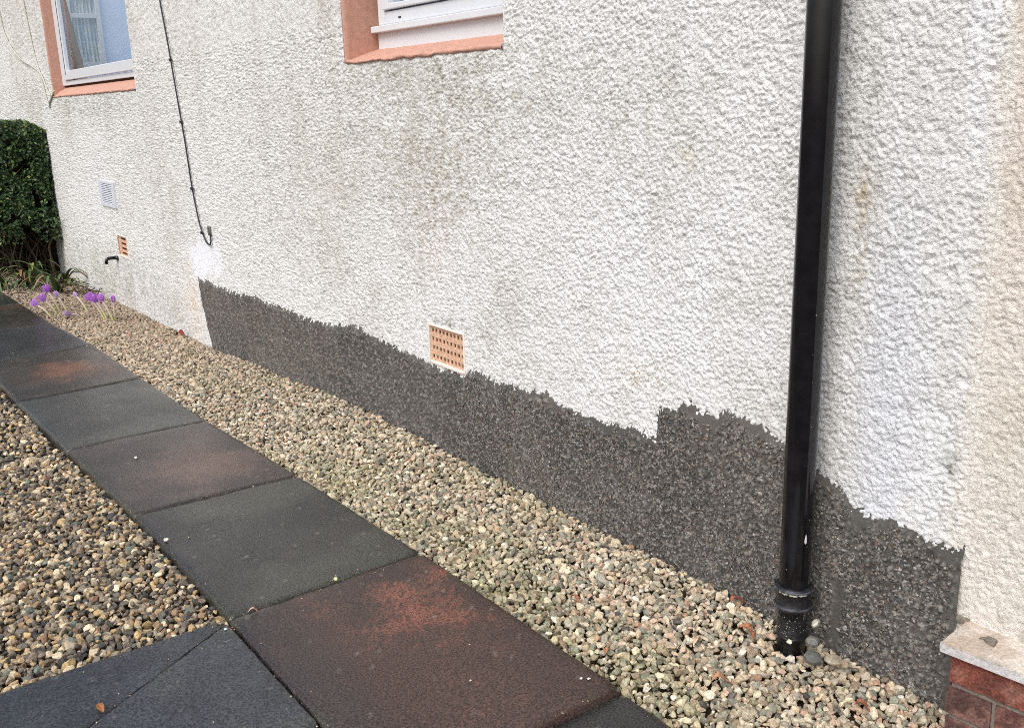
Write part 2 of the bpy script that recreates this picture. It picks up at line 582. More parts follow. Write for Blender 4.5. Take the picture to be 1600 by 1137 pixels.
nx, nz = X.shape
idx = np.arange(nx * nz).reshape(nx, nz)
xm, zm = (X[:-1, :-1] + X[1:, 1:]) / 2, (Z[:-1, :-1] + Z[1:, 1:]) / 2
PD = patch_dist(xm, zm)
keep = ~(in_open(xm, zm, W1) | in_open(xm, zm, W2)) & (PD < 0.024)
# air brick and vent recesses are set into the wall
AB1 = (-3.172, -2.928, 0.372, 0.522)
AB2 = (-7.73, -7.46, 0.298, 0.456)
keep &= ~in_open(xm, zm, AB1) & ~in_open(xm, zm, AB2)
F = np.stack([idx[:-1, :-1], idx[1:, :-1], idx[1:, 1:], idx[:-1, 1:]], -1)[keep]
V = np.stack([X, Y, Z], -1).reshape(-1, 3)
C = c.reshape(-1, 3)
used = np.zeros(len(V), bool)
used[F.ravel()] = True
remap = np.cumsum(used) - 1
wall = mesh_np("roughcast_wall", V[used], remap[F], M_ROUGHCAST, house, col=C[used])

# wall body behind the render (solid thickness, openings left free)
b = MB()
for (x0, x1, z0, z1) in ((-16, W1[0] - 0.6, -0.2, 3.0), (W1[1], W2[0], -0.2, 3.0), (W2[1], WALL_R, -0.2, 3.0),
                         (W1[0] - 0.6, W1[1], -0.2, W1[2] - 0.004), (W2[0], W2[1], -0.2, W2[2] - 0.004), (W1[0] - 0.6, W1[1], W1[3], 3.0), (W2[0], W2[1], W2[3], 3.0)):
    b.box(x0, x1, 0.030, 0.15, z0, z1)
b.box(W1[0] - 0.62, W1[0] - 0.022, 0.030, 0.07, W1[2] - 0.1, 3.0)
b.build("wall_core", M_UPWALL, house)

# ---- dark mortar patch
px_ = relief_axis(-5.98, WALL_R + 0.004, lambda x: 0.0042 if x > -2.4 else (0.0065 if x > -3.6 else 0.010))
pz_ = np.concatenate([np.arange(-0.2, 0.0, 0.012), np.arange(0.0, 0.57, 0.0042)])
X, Z = np.meshgrid(px_, pz_, indexing="ij")
D = patch_dist(X, Z)
rimw = 0.012 + 0.024 * sstep(-2.3, -1.8, X)
rim = sstep(0.002, rimw, D + 0.05 * (fbm(X * 26, Z * 26, 2, 3) - 0.5))
bare = np.exp(-(((X + 1.283) / 0.016) ** 2)) * sstep(0.25, 0.15, Z) * 0.9 + np.exp(-(((X + 1.24) / 0.035) ** 2 + ((Z - 0.37) / 0.035) ** 2))
rim = np.clip(rim * (1 - bare), 0, 1)
chips = sample(T_CHIP, TPX, X + 30, Z + 4)
Yp = -0.0058 * sstep(-0.014, 0.030, D) + 0.006 * sstep(0.004, -0.03, D) - chips * rim - 0.006 * (fbm(X * 14, Z * 14, 3, 3) - 0.5) - 0.0015
Yp += 0.004 * np.exp(-((X + 1.29) / 0.07) ** 2) - 0.004 * np.exp(-((X + 1.12) / 0.09) ** 2)
MORT = lin(88, 86, 83)
f2 = fbm(X * 6, Z * 6, 4, 3)
f3 = fbm(X * 60, Z * 60, 2, 2)
c = np.ones(X.shape + (3,)) * MORT
c = blend(c, lin(70, 68, 65), sstep(0.40, 0.65, f2) * 0.6)
c = blend(c, lin(100, 95, 88), sstep(0.5, 0.7, fbm(X * 2.3, Z * 5, 6, 3)) * 0.5)
# every chip has a stone colour of its own
tone = T_TONE[np.round((X + 30) / TPX).astype(int) % T_TONE.shape[0], np.round((Z + 4) / TPX).astype(int) % T_TONE.shape[1]]
on = sstep(0.0010, 0.0022, chips) * rim
c = blend(c, lin(136, 132, 126), on * sstep(0.35, 0.75, tone) * 0.85)
c = blend(c, lin(48, 47, 46), on * sstep(0.35, 0.10, tone) * 0.8)
c = blend(c, lin(146, 144, 140), on * sstep(0.95, 0.97, tone) * 0.7)
c = blend(c, lin(124, 88, 74), on * (np.abs(tone - 0.5) < 0.01) * 0.6)
nx, nz = X.shape
idx = np.arange(nx * nz).reshape(nx, nz)
Dm = (D[:-1, :-1] + D[1:, 1:]) / 2
F = np.stack([idx[:-1, :-1], idx[1:, :-1], idx[1:, 1:], idx[:-1, 1:]], -1)[Dm > -0.03]
V = np.stack([X, Yp, Z], -1).reshape(-1, 3)
C = c.reshape(-1, 3)
used = np.zeros(len(V), bool)
used[F.ravel()] = True
remap = np.cumsum(used) - 1
patch = mesh_np("mortar_patch", V[used], remap[F], M_MORTAR, house, col=C[used])
props(patch, "dark grey fresh pebbledash patch with a ragged top edge")

# loose-cut stone chips pressed into the mortar near the downpipe
n = 16000
cx, cz = RS.uniform(-3.0, -1.0, n), RS.uniform(-0.01, 0.53, n)
d = patch_dist(cx, cz)
bare = np.exp(-(((cx + 1.283) / 0.016) ** 2)) * (cz < 0.2) + np.exp(-(((cx + 1.24) / 0.035) ** 2 + ((cz - 0.37) / 0.035) ** 2))
ok = (d + 0.05 * (fbm(cx * 26, cz * 26, 2, 3) - 0.5) > 0.008 + 0.018 * RS.rand(n)) & (RS.rand(n) > bare * 1.3) & (RS.rand(n) < 0.35 + 0.65 * fbm(cx * 8, cz * 8, 3, 2) * 1.4)
cx, cz = cx[ok], cz[ok]
n = len(cx)
octa = np.array([(1, 0, 0), (-1, 0, 0), (0, 1, 0), (0, -1, 0), (0, 0, 1), (0, 0, -1)], float)
octf = np.array([(0, 2, 4), (2, 1, 4), (1, 3, 4), (3, 0, 4), (2, 0, 5), (1, 2, 5), (3, 1, 5), (0, 3, 5)])
sz = RS.uniform(0.0028, 0.0056, n) * (1 + 0.5 * (RS.rand(n) > 0.93))
ax = np.stack([sz, sz * RS.uniform(0.35, 0.6, n), sz * RS.uniform(0.5, 0.95, n)], -1)
Vl = octa[None] * RS.uniform(0.75, 1.2, (n, 6, 1)) * ax[:, None, :]
an = RS.rand(n) * math.pi
ca, sa = np.cos(an)[:, None], np.sin(an)[:, None]
x_, z_ = Vl[..., 0] * ca - Vl[..., 2] * sa, Vl[..., 0] * sa + Vl[..., 2] * ca
tilt = RS.uniform(-0.5, 0.5, n)[:, None]
y_ = Vl[..., 1] + x_ * tilt
yb = -0.0092 - 0.006 * (fbm(cx * 14, cz * 14, 3, 3) - 0.5) + 0.004 * np.exp(-((cx + 1.29) / 0.07) ** 2) - 0.004 * np.exp(-((cx + 1.12) / 0.09) ** 2) - RS.uniform(0, 0.0022, n)
V = np.stack([x_ + cx[:, None], y_ + yb[:, None], z_ + cz[:, None]], -1).reshape(-1, 3)
F = (octf[None] + (np.arange(n) * 6)[:, None, None]).reshape(-1, 3)
pal = np.array([lin(112, 109, 104), lin(84, 82, 79), lin(146, 142, 136), lin(58, 56, 55), lin(112, 98, 86), lin(152, 150, 146), lin(116, 119, 128), lin(108, 88, 78)])
ci = RS.choice(len(pal), n, p=[0.34, 0.26, 0.12, 0.10, 0.11, 0.02, 0.03, 0.02])
cc = pal[ci] * RS.uniform(0.75, 1.2, (n, 1))
ch = mesh_np("stone_chips", V, F, M_CHIP, patch, col=np.repeat(cc, 6, 0), smooth=False)
ch["kind"] = "stuff"


# ---- windows
def window(w, depth, lab, style):
    x0, x1, z0, z1 = w
    zi = style["zi"]
    e = bpy.data.objects.new("window", None)
    link(e, house)
    if lab:
        e["label"] = lab
    # salmon reveal: left cheek, right cheek, head
    def rough_panel(a, bb, cc_, dd, nu, nv, amp, name, thick):
        A, B, Cc, Dd = (np.array(q, float) for q in (a, bb, cc_, dd))
        U, Vv = np.meshgrid(np.linspace(0, 1, nu), np.linspace(0, 1, nv), indexing="ij")
        P = (A * (1 - U[..., None]) + B * U[..., None]) * (1 - Vv[..., None]) + (Dd * (1 - U[..., None]) + Cc * U[..., None]) * Vv[..., None]
        nrm = np.cross(B - A, Dd - A)
        nrm /= np.linalg.norm(nrm)
        hgt = amp * (fbm(U * nu * 0.35, Vv * nv * 0.35, 2, 3) - 0.5)
        top = P + nrm * hgt[..., None]
        bot = P - nrm * thick
        nn = nu * nv
        Vs = np.concatenate([top.reshape(-1, 3), bot.reshape(-1, 3)])
        ii = np.arange(nn).reshape(nu, nv)
        fa = np.stack([ii[:-1, :-1], ii[1:, :-1], ii[1:, 1:], ii[:-1, 1:]], -1).reshape(-1, 4)
        ring = list(ii[:, 0]) + list(ii[-1, 1:]) + list(ii[::-1, -1][1:]) + list(ii[0, ::-1][1:-1])
        r1 = np.array(ring)
        r2 = np.roll(r1, -1)
        sd = np.stack([r2, r1, r1 + nn, r2 + nn], -1)
        return mesh_np(name, Vs, [np.concatenate([fa, fa[:, ::-1] + nn, sd])], M_SALMON, e)
    rough_panel((x0 + 0.001, -0.004, z0 - 0.004), (x0 + 0.001, depth + 0.05, z0 - 0.004), (x0 + 0.001, depth + 0.05, z1), (x0 + 0.001, -0.004, z1), 12, 90, 0.002, "reveal", 0.02)
    rough_panel((x1 - 0.001, depth + 0.05, z0 - 0.004), (x1 - 0.001, 0.006, z0 - 0.004), (x1 - 0.001, 0.006, z1), (x1 - 0.001, depth + 0.05, z1), 12, 60, 0.002, "reveal", 0.02)
    # sloping salmon sill, lumpy front lip
    nu, nv = 160, 26
    U, Vv = np.meshgrid(np.linspace(0, 1, nu), np.linspace(0, 1, nv), indexing="ij")
    xx = x0 + 0.002 + (x1 - x0 - 0.004) * U
    prof_y = np.interp(Vv, [0, 0.22, 0.3, 1], [0.012, -0.010, -0.009, depth + 0.05])
    prof_z = np.interp(Vv, [0, 0.22, 0.3, 1], [z0 - 0.018, z0 - 0.004, z0 + 0.006, zi + 0.022])
    lum = fbm(xx * 28, Vv * 9, 3, 3) - 0.5
    fade = 1 - sstep(0.25, 0.6, Vv) * 0.75
    yy = prof_y - 0.009 * lum * fade
    zz = prof_z + 0.012 * (fbm(xx * 22 + 3, Vv * 7, 5, 3) - 0.5) * fade
    ii = np.arange(nu * nv).reshape(nu, nv)
    fa = np.stack([ii[:-1, :-1], ii[1:, :-1], ii[1:, 1:], ii[:-1, 1:]], -1).reshape(-1, 4)
    s = mesh_np("sill", np.stack([xx, yy, zz], -1).reshape(-1, 3), fa, M_SALMON, e)
    s["label"] = "sloping salmon painted sill with a rough front lip"
    return e


# window over the hedge: one big pane, brown curtain behind
win = window(W1, 0.085, "wide white window with brown curtain inside", dict(zi=1.560))
fr = MB()
y0, y1 = 0.080, 0.108
fr.box(-9.204, -9.085, y0, y1, 1.576, 2.75).box(-6.85, -6.757, y0, y1, 1.576, 2.75).box(-9.085, -6.85, y0 + 0.001, y1, 1.576, 1.612).box(-9.085, -6.85, y0, y1, 2.68, 2.75)
fr.build("frame", M_UPVC, win, bevel=0.004)
sa_ = MB()
ys = y0 - 0.014
sa_.box(-9.078, -8.945, ys, y1 - 0.01, 1.617, 2.675).box(-6.95, -6.857, ys, y1 - 0.01, 1.617, 2.675).box(-8.945, -6.95, ys + 0.001, y1 - 0.01, 1.617, 1.690).box(-8.945, -6.95, ys, y1 - 0.01, 2.60, 2.675)
sa_.build("sash", M_UPVC, win, bevel=0.005)
g_ = MB()
g_.box(-8.985, -8.972, ys - 0.0015, ys + 0.01, 1.66, 2.65)
g_.build("gasket", M_GASKET_SHADE, win)
MB().box(-8.95, -6.945, 0.0945, 0.0975, 1.685, 2.605).build("pane", M_GLASS, win)
MB().box(-9.19, -6.77, 0.098, 0.15, 1.53, 1.577).build("sill_gap_shade", M_RECESS_SHADE, win)  # dark strip standing in for the shadow below the frame

# nearer window: bottom of an opening light over a projecting white sill
win = window(W2, 0.139, "white window with weep hole and projecting white sill", dict(zi=1.556))
fr = MB()
y0, y1 = 0.128, 0.19
fr.box(-3.668, -3.618, y0, y1, 1.652, 2.75).box(-2.70, -2.624, y0, y1, 1.652, 2.75).box(-3.618, -2.70, y0 + 0.0005, y1, 1.652, 1.700).box(-3.618, -2.70, y0, y1, 2.69, 2.75)
fr.build("frame", M_UPVC, win, bevel=0.004)
sa_ = MB()
ys = y0 - 0.012
sa_.box(-3.613, -3.562, ys, y1 - 0.01, 1.705, 2.685).box(-2.77, -2.706, ys, y1 - 0.01, 1.705, 2.685).box(-3.562, -2.77, ys + 0.0005, y1 - 0.01, 1.705, 1.727).box(-3.562, -2.77, ys, y1 - 0.01, 2.62, 2.685)
sa_.build("sash", M_UPVC, win, bevel=0.004)
MB().box(-3.568, -2.765, 0.140, 0.144, 1.722, 2.625).build("pane", M_GLASS, win)
MB().box(-3.702, -2.624, 0.108, 0.19, 1.624, 1.649).build("window_board", M_UPVC, win, bevel=0.003)
MB().box(-3.690, -2.626, 0.136, 0.18, 1.560, 1.624).build("sub_sill", M_UPVC, win)
MB().box(-3.503, -3.484, y0 - 0.0015, y0 + 0.004, 1.668, 1.674).build("weep_hole", M_GASKET_SHADE, win)

# room behind the wide window: pale blue walls, a second lit window with a net curtain, brown curtain by the jamb
RX = -12.4
b = MB()
b.box(RX - 0.1, RX, 0.151, 0.90, 0.0, 3.0).box(RX - 0.1, RX, 1.27, 4.2, 0.0, 3.0).box(RX - 0.1, RX, 0.90, 1.27, 0.0, 1.86).box(RX - 0.1, RX, 0.90, 1.27, 2.72, 3.0)
b.box(RX, -4.9, 4.2, 4.3, 0.0, 3.0).box(-5.0, -4.9, 0.151, 4.2, 0.0, 3.0).box(RX, -5.0, 0.151, 4.2, -0.1, 0.0)
b.build("interior_wall", M_BLUEWALL, house)
e = bpy.data.objects.new("window", None)
link(e, house)
e["label"] = "small white inner window with a net curtain behind the glass"
b = MB()
b.box(RX - 0.06, RX + 0.03, 0.90, 0.95, 1.86, 2.72).box(RX - 0.06, RX + 0.03, 1.22, 1.27, 1.86, 2.72).box(RX - 0.06, RX + 0.03, 0.95, 1.22, 1.86, 1.92).box(RX - 0.06, RX + 0.03, 0.95, 1.22, 2.40, 2.45).box(RX - 0.06, RX + 0.03, 0.95, 1.22, 2.66, 2.72)
b.build("frame", M_UPVC, e, bevel=0.004)
U, Vv = np.meshgrid(np.linspace(0, 1, 80), np.linspace(0, 1, 60), indexing="ij")
yy, zz = 0.94 + 0.29 * U, 1.90 + 0.79 * Vv
xx = RX - 0.03 + 0.012 * np.sin(U * 46 + 2 * np.sin(Vv * 3))
cc = lin(150, 180, 205) + (lin(228, 232, 226) - lin(150, 180, 205)) * sstep(0.35, 0.65, fbm(U * 22, Vv * 5, 3, 3))[..., None]
cc = np.where((np.abs(((zz - 1.95) % 0.17) - 0.02) < 0.006)[..., None], lin(205, 222, 240), cc)
ii = np.arange(80 * 60).reshape(80, 60)
mesh_np("net_curtain", np.stack([xx, yy, zz], -1).reshape(-1, 3), np.stack([ii[:-1, :-1], ii[1:, :-1], ii[1:, 1:], ii[:-1, 1:]], -1).reshape(-1, 4), M_NET, e, col=cc.reshape(-1, 3))
U, Vv = np.meshgrid(np.linspace(0, 1, 90), np.linspace(0, 1, 10), indexing="ij")
xx, zz = -9.75 + (0.84 - 0.66 * Vv) * U, 1.50 + 1.2 * Vv
yy = 0.205 + 0.022 * np.sin(U * 52)
ii = np.arange(900).reshape(90, 10)
V = np.concatenate([np.stack([xx, yy, zz], -1).reshape(-1, 3), np.stack([xx, yy + 0.004, zz], -1).reshape(-1, 3)])
fa = np.stack([ii[:-1, :-1], ii[1:, :-1], ii[1:, 1:], ii[:-1, 1:]], -1).reshape(-1, 4)
curt = mesh_np("curtain", V, np.concatenate([fa, fa[:, ::-1] + 900]), M_CURTAIN, empty("curtain", "brown pleated curtain hanging inside the wide window above the hedge", "curtain"))
curt.name = "fabric"


# ---- air bricks and vent, set into the wall
def air_brick(ab, cols, rows, depth, lab):
    x0, x1, z0, z1 = ab
    e = bpy.data.objects.new("air_brick", None)
    link(e, house)
    e["label"] = lab
    m = 0.006
    hx0, hx1, hz0, hz1 = x0 + m, x1 - m, z0 + m, z1 - m
    # grille: bars between square holes
    g = MB()
    cw, rh = (hx1 - hx0) / cols, (hz1 - hz0) / rows
    y0, y1 = depth, depth + 0.006
    barh = rh * 0.56
    zc = [hz0 + rh * (r + 0.5) for r in range(rows)]
    zb = [hz0]
    for z in zc:
        zb += [z - (rh - barh) / 2, z + (rh - barh) / 2]
    zb.append(hz1)
    for i in range(0, len(zb), 2):
        g.box(hx0, hx1, y0, y1, zb[i], zb[i + 1])
    hw = cw * 0.52
    for z in zc:
        zz0, zz1 = z - (rh - barh) / 2, z + (rh - barh) / 2
        xs = [hx0]
        for k in range(cols):
            xc = hx0 + cw * (k + 0.5)
            xs += [xc - hw / 2, xc + hw / 2]
        xs.append(hx1)
        for i in range(0, len(xs), 2):
            g.box(xs[i], xs[i + 1], y0 + 0.0006, y1, zz0, zz1)
    g.build("grille", M_TERRA, e)
    MB().box(hx0, hx1, y1 + 0.004, y1 + 0.03, hz0, hz1).build("recess_shade", M_RECESS_SHADE, e)  # dark block whose colour gives the shade inside the holes
    s = MB()
    yo = -0.009
    s.box(x0 - 0.004, hx0, yo, y1 + 0.03, z0 - 0.004, z1 + 0.004).box(hx1, x1 + 0.004, yo + 0.004, y1 + 0.03, z0 - 0.004, z1 + 0.004)
    s.box(hx0, hx1, yo + 0.001, y1 + 0.03, z0 - 0.006, hz0).box(hx0, hx1, yo + 0.002, y1 + 0.03, hz1, z1 + 0.004)
    o = s.build("surround", M_UPWALL, e, bevel=0.003)
    return e


air_brick(AB1, 9, 4, 0.002, "buff terracotta air brick with four rows of square holes, just above the dark patch")
air_brick(AB2, 1, 4, 0.004, "weathered buff air brick with four slots, left of the patch")
e = bpy.data.objects.new("vent", None)
link(e, house)
e["label"] = "pale grey plastic louvre vent"
vx0, vx1, vz0, vz1 = -8.03, -7.61, 0.655, 0.850
b = MB()
b.box(vx0, vx0 + 0.055, -0.016, 0.0, vz0, vz1).box(vx1 - 0.055, vx1, -0.016, 0.0, vz0, vz1).box(vx0 + 0.055, vx1 - 0.055, -0.0155, 0.0, vz0, vz0 + 0.024).box(vx0 + 0.055, vx1 - 0.055, -0.0155, 0.0, vz1 - 0.022, vz1)
b.build("vent_frame", M_VENT, e, bevel=0.003)
MB().box(vx0 + 0.05, vx1 - 0.05, -0.006, -0.003, vz0 + 0.02, vz1 - 0.02).build("recess_shade", M_GASKET_SHADE, e)  # black sheet painted as the shade between the slats
sm = MB()
hgt = (vz1 - vz0 - 0.046) / 11
sm.add([(vx0 + 0.055, -0.0150, -hgt * 0.26), (vx1 - 0.055, -0.0150, -hgt * 0.26), (vx1 - 0.055, -0.0065, hgt * 0.26), (vx0 + 0.055, -0.0065, hgt * 0.26),
        (vx0 + 0.055, -0.0125, -hgt * 0.26), (vx1 - 0.055, -0.0125, -hgt * 0.26), (vx1 - 0.055, -0.004, hgt * 0.26), (vx0 + 0.055, -0.004, hgt * 0.26)],
       [(0, 1, 2, 3), (7, 6, 5, 4), (0, 4, 5, 1), (1, 5, 6, 2), (2, 6, 7, 3), (3, 7, 4, 0)])
s0 = sm.build("slat", M_VENT, e)
for k in range(11):
    o = s0 if k == 0 else link(s0.copy(), e)
    o.location = (0, 0, vz0 + 0.024 + hgt * (k + 0.5))

# overflow stub
b = MB()
b.tube([(-7.80, 0.01, 0.272), (-7.80, -0.07, 0.270), (-7.80, -0.085, 0.262), (-7.80, -0.09, 0.23)], 0.013, 12)
b2 = MB().tube([(-7.76, -0.012, 0.270), (-7.83, -0.014, 0.270)], 0.014, 12)
ov = empty("overflow_pipe", "short black bent pipe stub on the white wall below the louvre vent", "pipe", loc=(0, 0, 0))
b.build("elbow", M_PIPE, ov, smooth=True)
b2.build("collar", M_PIPE, ov, smooth=True)

# ------------------------------------------------------------------ neighbouring house: cream roughcast
nh = empty("neighbouring_house", "cream pinkish roughcast wall of the house adjoining the white one", "house")
cx_ = relief_axis(WALL_R - 0.016, 0.9, lambda x: 0.0036 if x < -0.74 else (0.0075 if x < -0.2 else 0.012))
cz_ = np.concatenate([np.arange(-0.1, 0.2, 0.009), np.arange(0.2, 1.62, 0.0043), np.arange(1.62, 3.0, 0.014)])
X, Z = np.meshgrid(cx_, cz_, indexing="ij")
H = cast_height(X * 1.15 + 7.3, Z * 1.15 + 2.2) * 0.82
Y = 0.003 - H + 0.022 * sstep(WALL_R - 0.003, WALL_R - 0.014, X)
c = np.ones(X.shape + (3,)) * lin(223, 218, 210)
f2 = fbm(X * 7, Z * 7, 5, 3)
f3 = fbm(X * 30, Z * 22, 1, 3)
c = blend(c, lin(226, 208, 199), sstep(0.5, 1.4, Z) * 0.45)
c = blend(c, lin(212, 204, 190), sstep(0.42, 0.68, f2) * 0.6)
c = blend(c, lin(228, 226, 220), 0.8 * np.exp(-((X - WALL_R) / 0.012) ** 2) * sstep(0.35, 0.6, f3))
for (bx, bz, rx, rz) in ((-0.845, 0.262, 0.05, 0.02), (-0.83, 0.285, 0.03, 0.03), (-0.95, 0.262, 0.05, 0.012)):
    c = blend(c, lin(104, 100, 76), np.exp(-(((X - bx) / rx) ** 2 + ((Z - bz) / rz) ** 2)) * sstep(0.34, 0.6, f3 * 0.6 + f2 * 0.4) * 0.9)
nx, nz = X.shape
idx = np.arange(nx * nz).reshape(nx, nz)
F = np.stack([idx[:-1, :-1], idx[1:, :-1], idx[1:, 1:], idx[:-1, 1:]], -1).reshape(-1, 4)
mesh_np("roughcast_wall", np.stack([X, Y, Z], -1).reshape(-1, 3), F, M_ROUGHCAST, nh, col=c.reshape(-1, 3))
MB().box(WALL_R + 0.001, 0.9, 0.03, 0.15, -0.1, 3.0).build("wall_core", M_UPWALL, nh)


# ------------------------------------------------------------------ low brick plinth with concrete coping
def soft_block(name, matx, parent, quad, z0, z1, colfn, nu=30, nv=8, nzv=8, amp=0.0015, tilt=0.0, seed=0):
    """block from four plan corners (front-left, front-right, back-right, back-left) with worn edges; front, left and top faces are gridded"""
    q = [np.array(p, float) for p in quad]
    def pt(u, v, w):
        a = q[0] * (1 - u[..., None]) + q[1] * u[..., None]
        b_ = q[3] * (1 - u[..., None]) + q[2] * u[..., None]
        p = a * (1 - v[..., None]) + b_ * v[..., None]
        return np.concatenate([p, (z0 + (z1 - z0) * w)[..., None]], -1)
    Vs, Fs, Nn = [], [], 0
    def face(fn, n1, n2, nrm):
        nonlocal Nn
        A, B = np.meshgrid(np.linspace(0, 1, n1), np.linspace(0, 1, n2), indexing="ij")
        P = fn(A, B)
        Vs.append(P.reshape(-1, 3))
        ii = np.arange(n1 * n2).reshape(n1, n2) + Nn
        Fs.append(np.stack([ii[:-1, :-1], ii[1:, :-1], ii[1:, 1:], ii[:-1, 1:]], -1).reshape(-1, 4))
        Nn += n1 * n2
    one, zero = np.ones, np.zeros
    face(lambda A, B: pt(A, 0 * A, B), nu, nzv, 0)
    face(lambda A, B: pt(A, B, 0 * A + 1), nu, nv, 1)
    face(lambda A, B: pt(0 * A, 1 - A, B), nv, nzv, 2)
    face(lambda A, B: pt(0 * A + 1, A, B), 3, 3, 3)
    face(lambda A, B: pt(1 - A, 0 * A + 1, B), 3, 3, 4)
    face(lambda A, B: pt(A, 1 - B, 0 * A), nu, nv, 5)
    V = np.concatenate(Vs)
    key = V[:, 0] * 91 + V[:, 1] * 57 + V[:, 2] * 33
    nrm_c = V.mean(0)
    dirv = V - nrm_c
    dirv /= np.linalg.norm(dirv, axis=1, keepdims=True)
    V = V + dirv * (amp * 2 * (fbm(V[:, 0] * 55 + V[:, 2] * 40 + seed, V[:, 1] * 55 + V[:, 2] * 31, 3, 3) - 0.5))[:, None]
    o = mesh_np(name, V, np.concatenate(Fs), matx, parent, col=colfn(V), smooth=False)
    bv = o.modifiers.new("weld", 'WELD')
    bv.merge_threshold = 0.0004
    return o


lw = empty("plinth", "low red brick plinth with a weathered concrete coping against the cream wall", "low wall", loc=(0, 0, 0))


def coping_col(V):
    base = np.ones((len(V), 3)) * lin(178, 170, 160)
    m = sstep(0.42, 0.62, fbm(V[:, 0] * 24, V[:, 1] * 24, 2, 3))
    base = base * (1 - m[:, None] * 0.6) + lin(216, 208, 198) * m[:, None] * 0.6
    m = sstep(0.52, 0.68, fbm(V[:, 0] * 17 + 4, V[:, 1] * 17, 4, 3)) * 0.6
    base = base * (1 - m[:, None]) + lin(176, 156, 138) * m[:, None]
    m = (V[:, 2] < 0.228) * 0.75
    return base * (1 - m[:, None]) + lin(196, 196, 200) * m[:, None]


soft_block("coping", M_COPING, lw, [(-0.950, -0.124), (-0.35, -0.062), (-0.35, 0.030), (-0.964, 0.012)], 0.2095, 0.231, coping_col, nu=80, nv=24, nzv=6, amp=0.0022)
# mortar fillet and a lump of old mortar on the coping
b = MB()
soft_block("mortar_lump", M_COPING, lw, [(-0.909, -0.050), (-0.872, -0.060), (-0.878, -0.036), (-0.900, -0.030)], 0.2285, 0.2365, lambda V: np.ones((len(V), 3)) * lin(120, 112, 104), nu=12, nv=10, nzv=3, amp=0.0075)
soft_block("mortar_fillet", M_COPING, lw, [(-0.983, -0.008), (-0.957, -0.006), (-0.957, 0.012), (-0.983, 0.012)], 0.222, 0.235, lambda V: np.ones((len(V), 3)) * lin(126, 118, 106), nu=12, nv=8, nzv=6, amp=0.006)
soft_block("mortar_joint", M_COPING, lw, [(-0.930, -0.100), (-0.36, -0.044), (-0.36, 0.0), (-0.930, 0.0)], -0.08, 0.209, lambda V: np.ones((len(V), 3)) * lin(122, 114, 106), nu=60, nv=6, nzv=24, amp=0.001)


def brick_col(shade):
    def fn(V):
        base = np.ones((len(V), 3)) * shade
        m = sstep(0.48, 0.66, fbm(V[:, 0] * 40, V[:, 2] * 50, 2, 3)) * 0.55
        base = base * (1 - m[:, None]) + lin(70, 48, 44) * m[:, None]
        m = sstep(0.58, 0.7, fbm(V[:, 0] * 30 + 9, V[:, 2] * 30, 5, 3)) * 0.4
        return base * (1 - m[:, None]) + lin(160, 120, 108) * m[:, None]
    return fn


ydir = (0.062 / 0.6)
red, dark, mid = lin(128, 74, 62), lin(92, 68, 64), lin(110, 72, 64)
for (xa, xb, za, zb, colr) in ((-0.934, -0.722, 0.140, 0.203, red), (-0.711, -0.50, 0.141, 0.203, mid), (-0.489, -0.365, 0.140, 0.203, red),
                               (-0.937, -0.846, 0.066, 0.129, dark), (-0.836, -0.622, 0.065, 0.129, lin(98, 66, 62)), (-0.611, -0.40, 0.065, 0.128, red),
                               (-0.934, -0.722, -0.008, 0.055, dark), (-0.711, -0.50, -0.008, 0.055, mid)):
    ya, yb2 = -0.1055 + ydir * (xa + 0.934), -0.1055 + ydir * (xb + 0.934)
    soft_block("brick", M_BRICK, lw, [(xa, ya), (xb, yb2), (xb, yb2 + 0.08), (xa, ya + 0.08)], za, zb, brick_col(colr), nu=22, nv=6, nzv=9, amp=0.0022, seed=xa * 10)

# ------------------------------------------------------------------ downpipe
PX, PY, PR = -1.356, -0.080, 0.0365
dp = empty("downpipe", "glossy black round downpipe standing against the white wall", "drainpipe", loc=(0, 0, 0))
b = MB()
ang = np.linspace(0, 2 * math.pi, 300, endpoint=False)
rr = PR * (1 + 0.0050 * (fbm(ang * 24, ang * 0 + 3, 2, 2) - 0.5) + 0.0012 * np.sin(ang * 3 + 1))
vs, fs = [], []
for i, z in enumerate((0.10, 0.2, 0.5, 1.0, 1.5, 2.9)):
    vs += [(PX + r_ * math.cos(a_), PY + r_ * math.sin(a_), z) for r_, a_ in zip(rr, ang)]
    if i:
        fs += [((i - 1) * 300 + k, (i - 1) * 300 + (k + 1) % 300, i * 300 + (k + 1) % 300, i * 300 + k) for k in range(300)]
b.add(vs, fs)
b.build("pipe", M_PIPE, dp, smooth=True)
b = MB()
b.lathe([(0.038, 0.118), (0.0405, 0.121), (0.0435, 0.126), (0.0448, 0.131), (0.0435, 0.136), (0.0415, 0.139), (0.0412, 0.165), (0.0425, 0.168), (0.0455, 0.172), (0.0468, 0.177), (0.0455, 0.182), (0.0425, 0.1845), (0.0375, 0.186), (0.0362, 0.1855)], PX, PY, 64)
b.build("collar", M_IRON, dp, smooth=True)
b = MB()
for zc_, rc_ in ((0.1775, 0.0468), (0.1312, 0.0448)):
    b.lathe([(rc_ - 0.0006, zc_ - 0.0035), (rc_ + 0.0004, zc_ - 0.002), (rc_ + 0.0006, zc_), (rc_ + 0.0004, zc_ + 0.002), (rc_ - 0.0006, zc_ + 0.0035)], PX, PY, 64)
b.build("pale_rim", mat("blue_grey_iron", base=(0.05, 0.055, 0.07), rough=0.4, speck=0.6, speck_scale=120, bump=0.4, bump_scale=200), dp, smooth=True)  # blue-grey band round each collar rim, lighter than the iron
b = MB()
b.lathe([(0.0345, -0.06), (0.0345, 0.043), (0.037, 0.0445), (0.0385, 0.047), (0.037, 0.0495), (0.0362, 0.051), (0.0362, 0.12)], PX, PY, 64)
b.build("drain_spigot", M_IRON, dp, smooth=True)
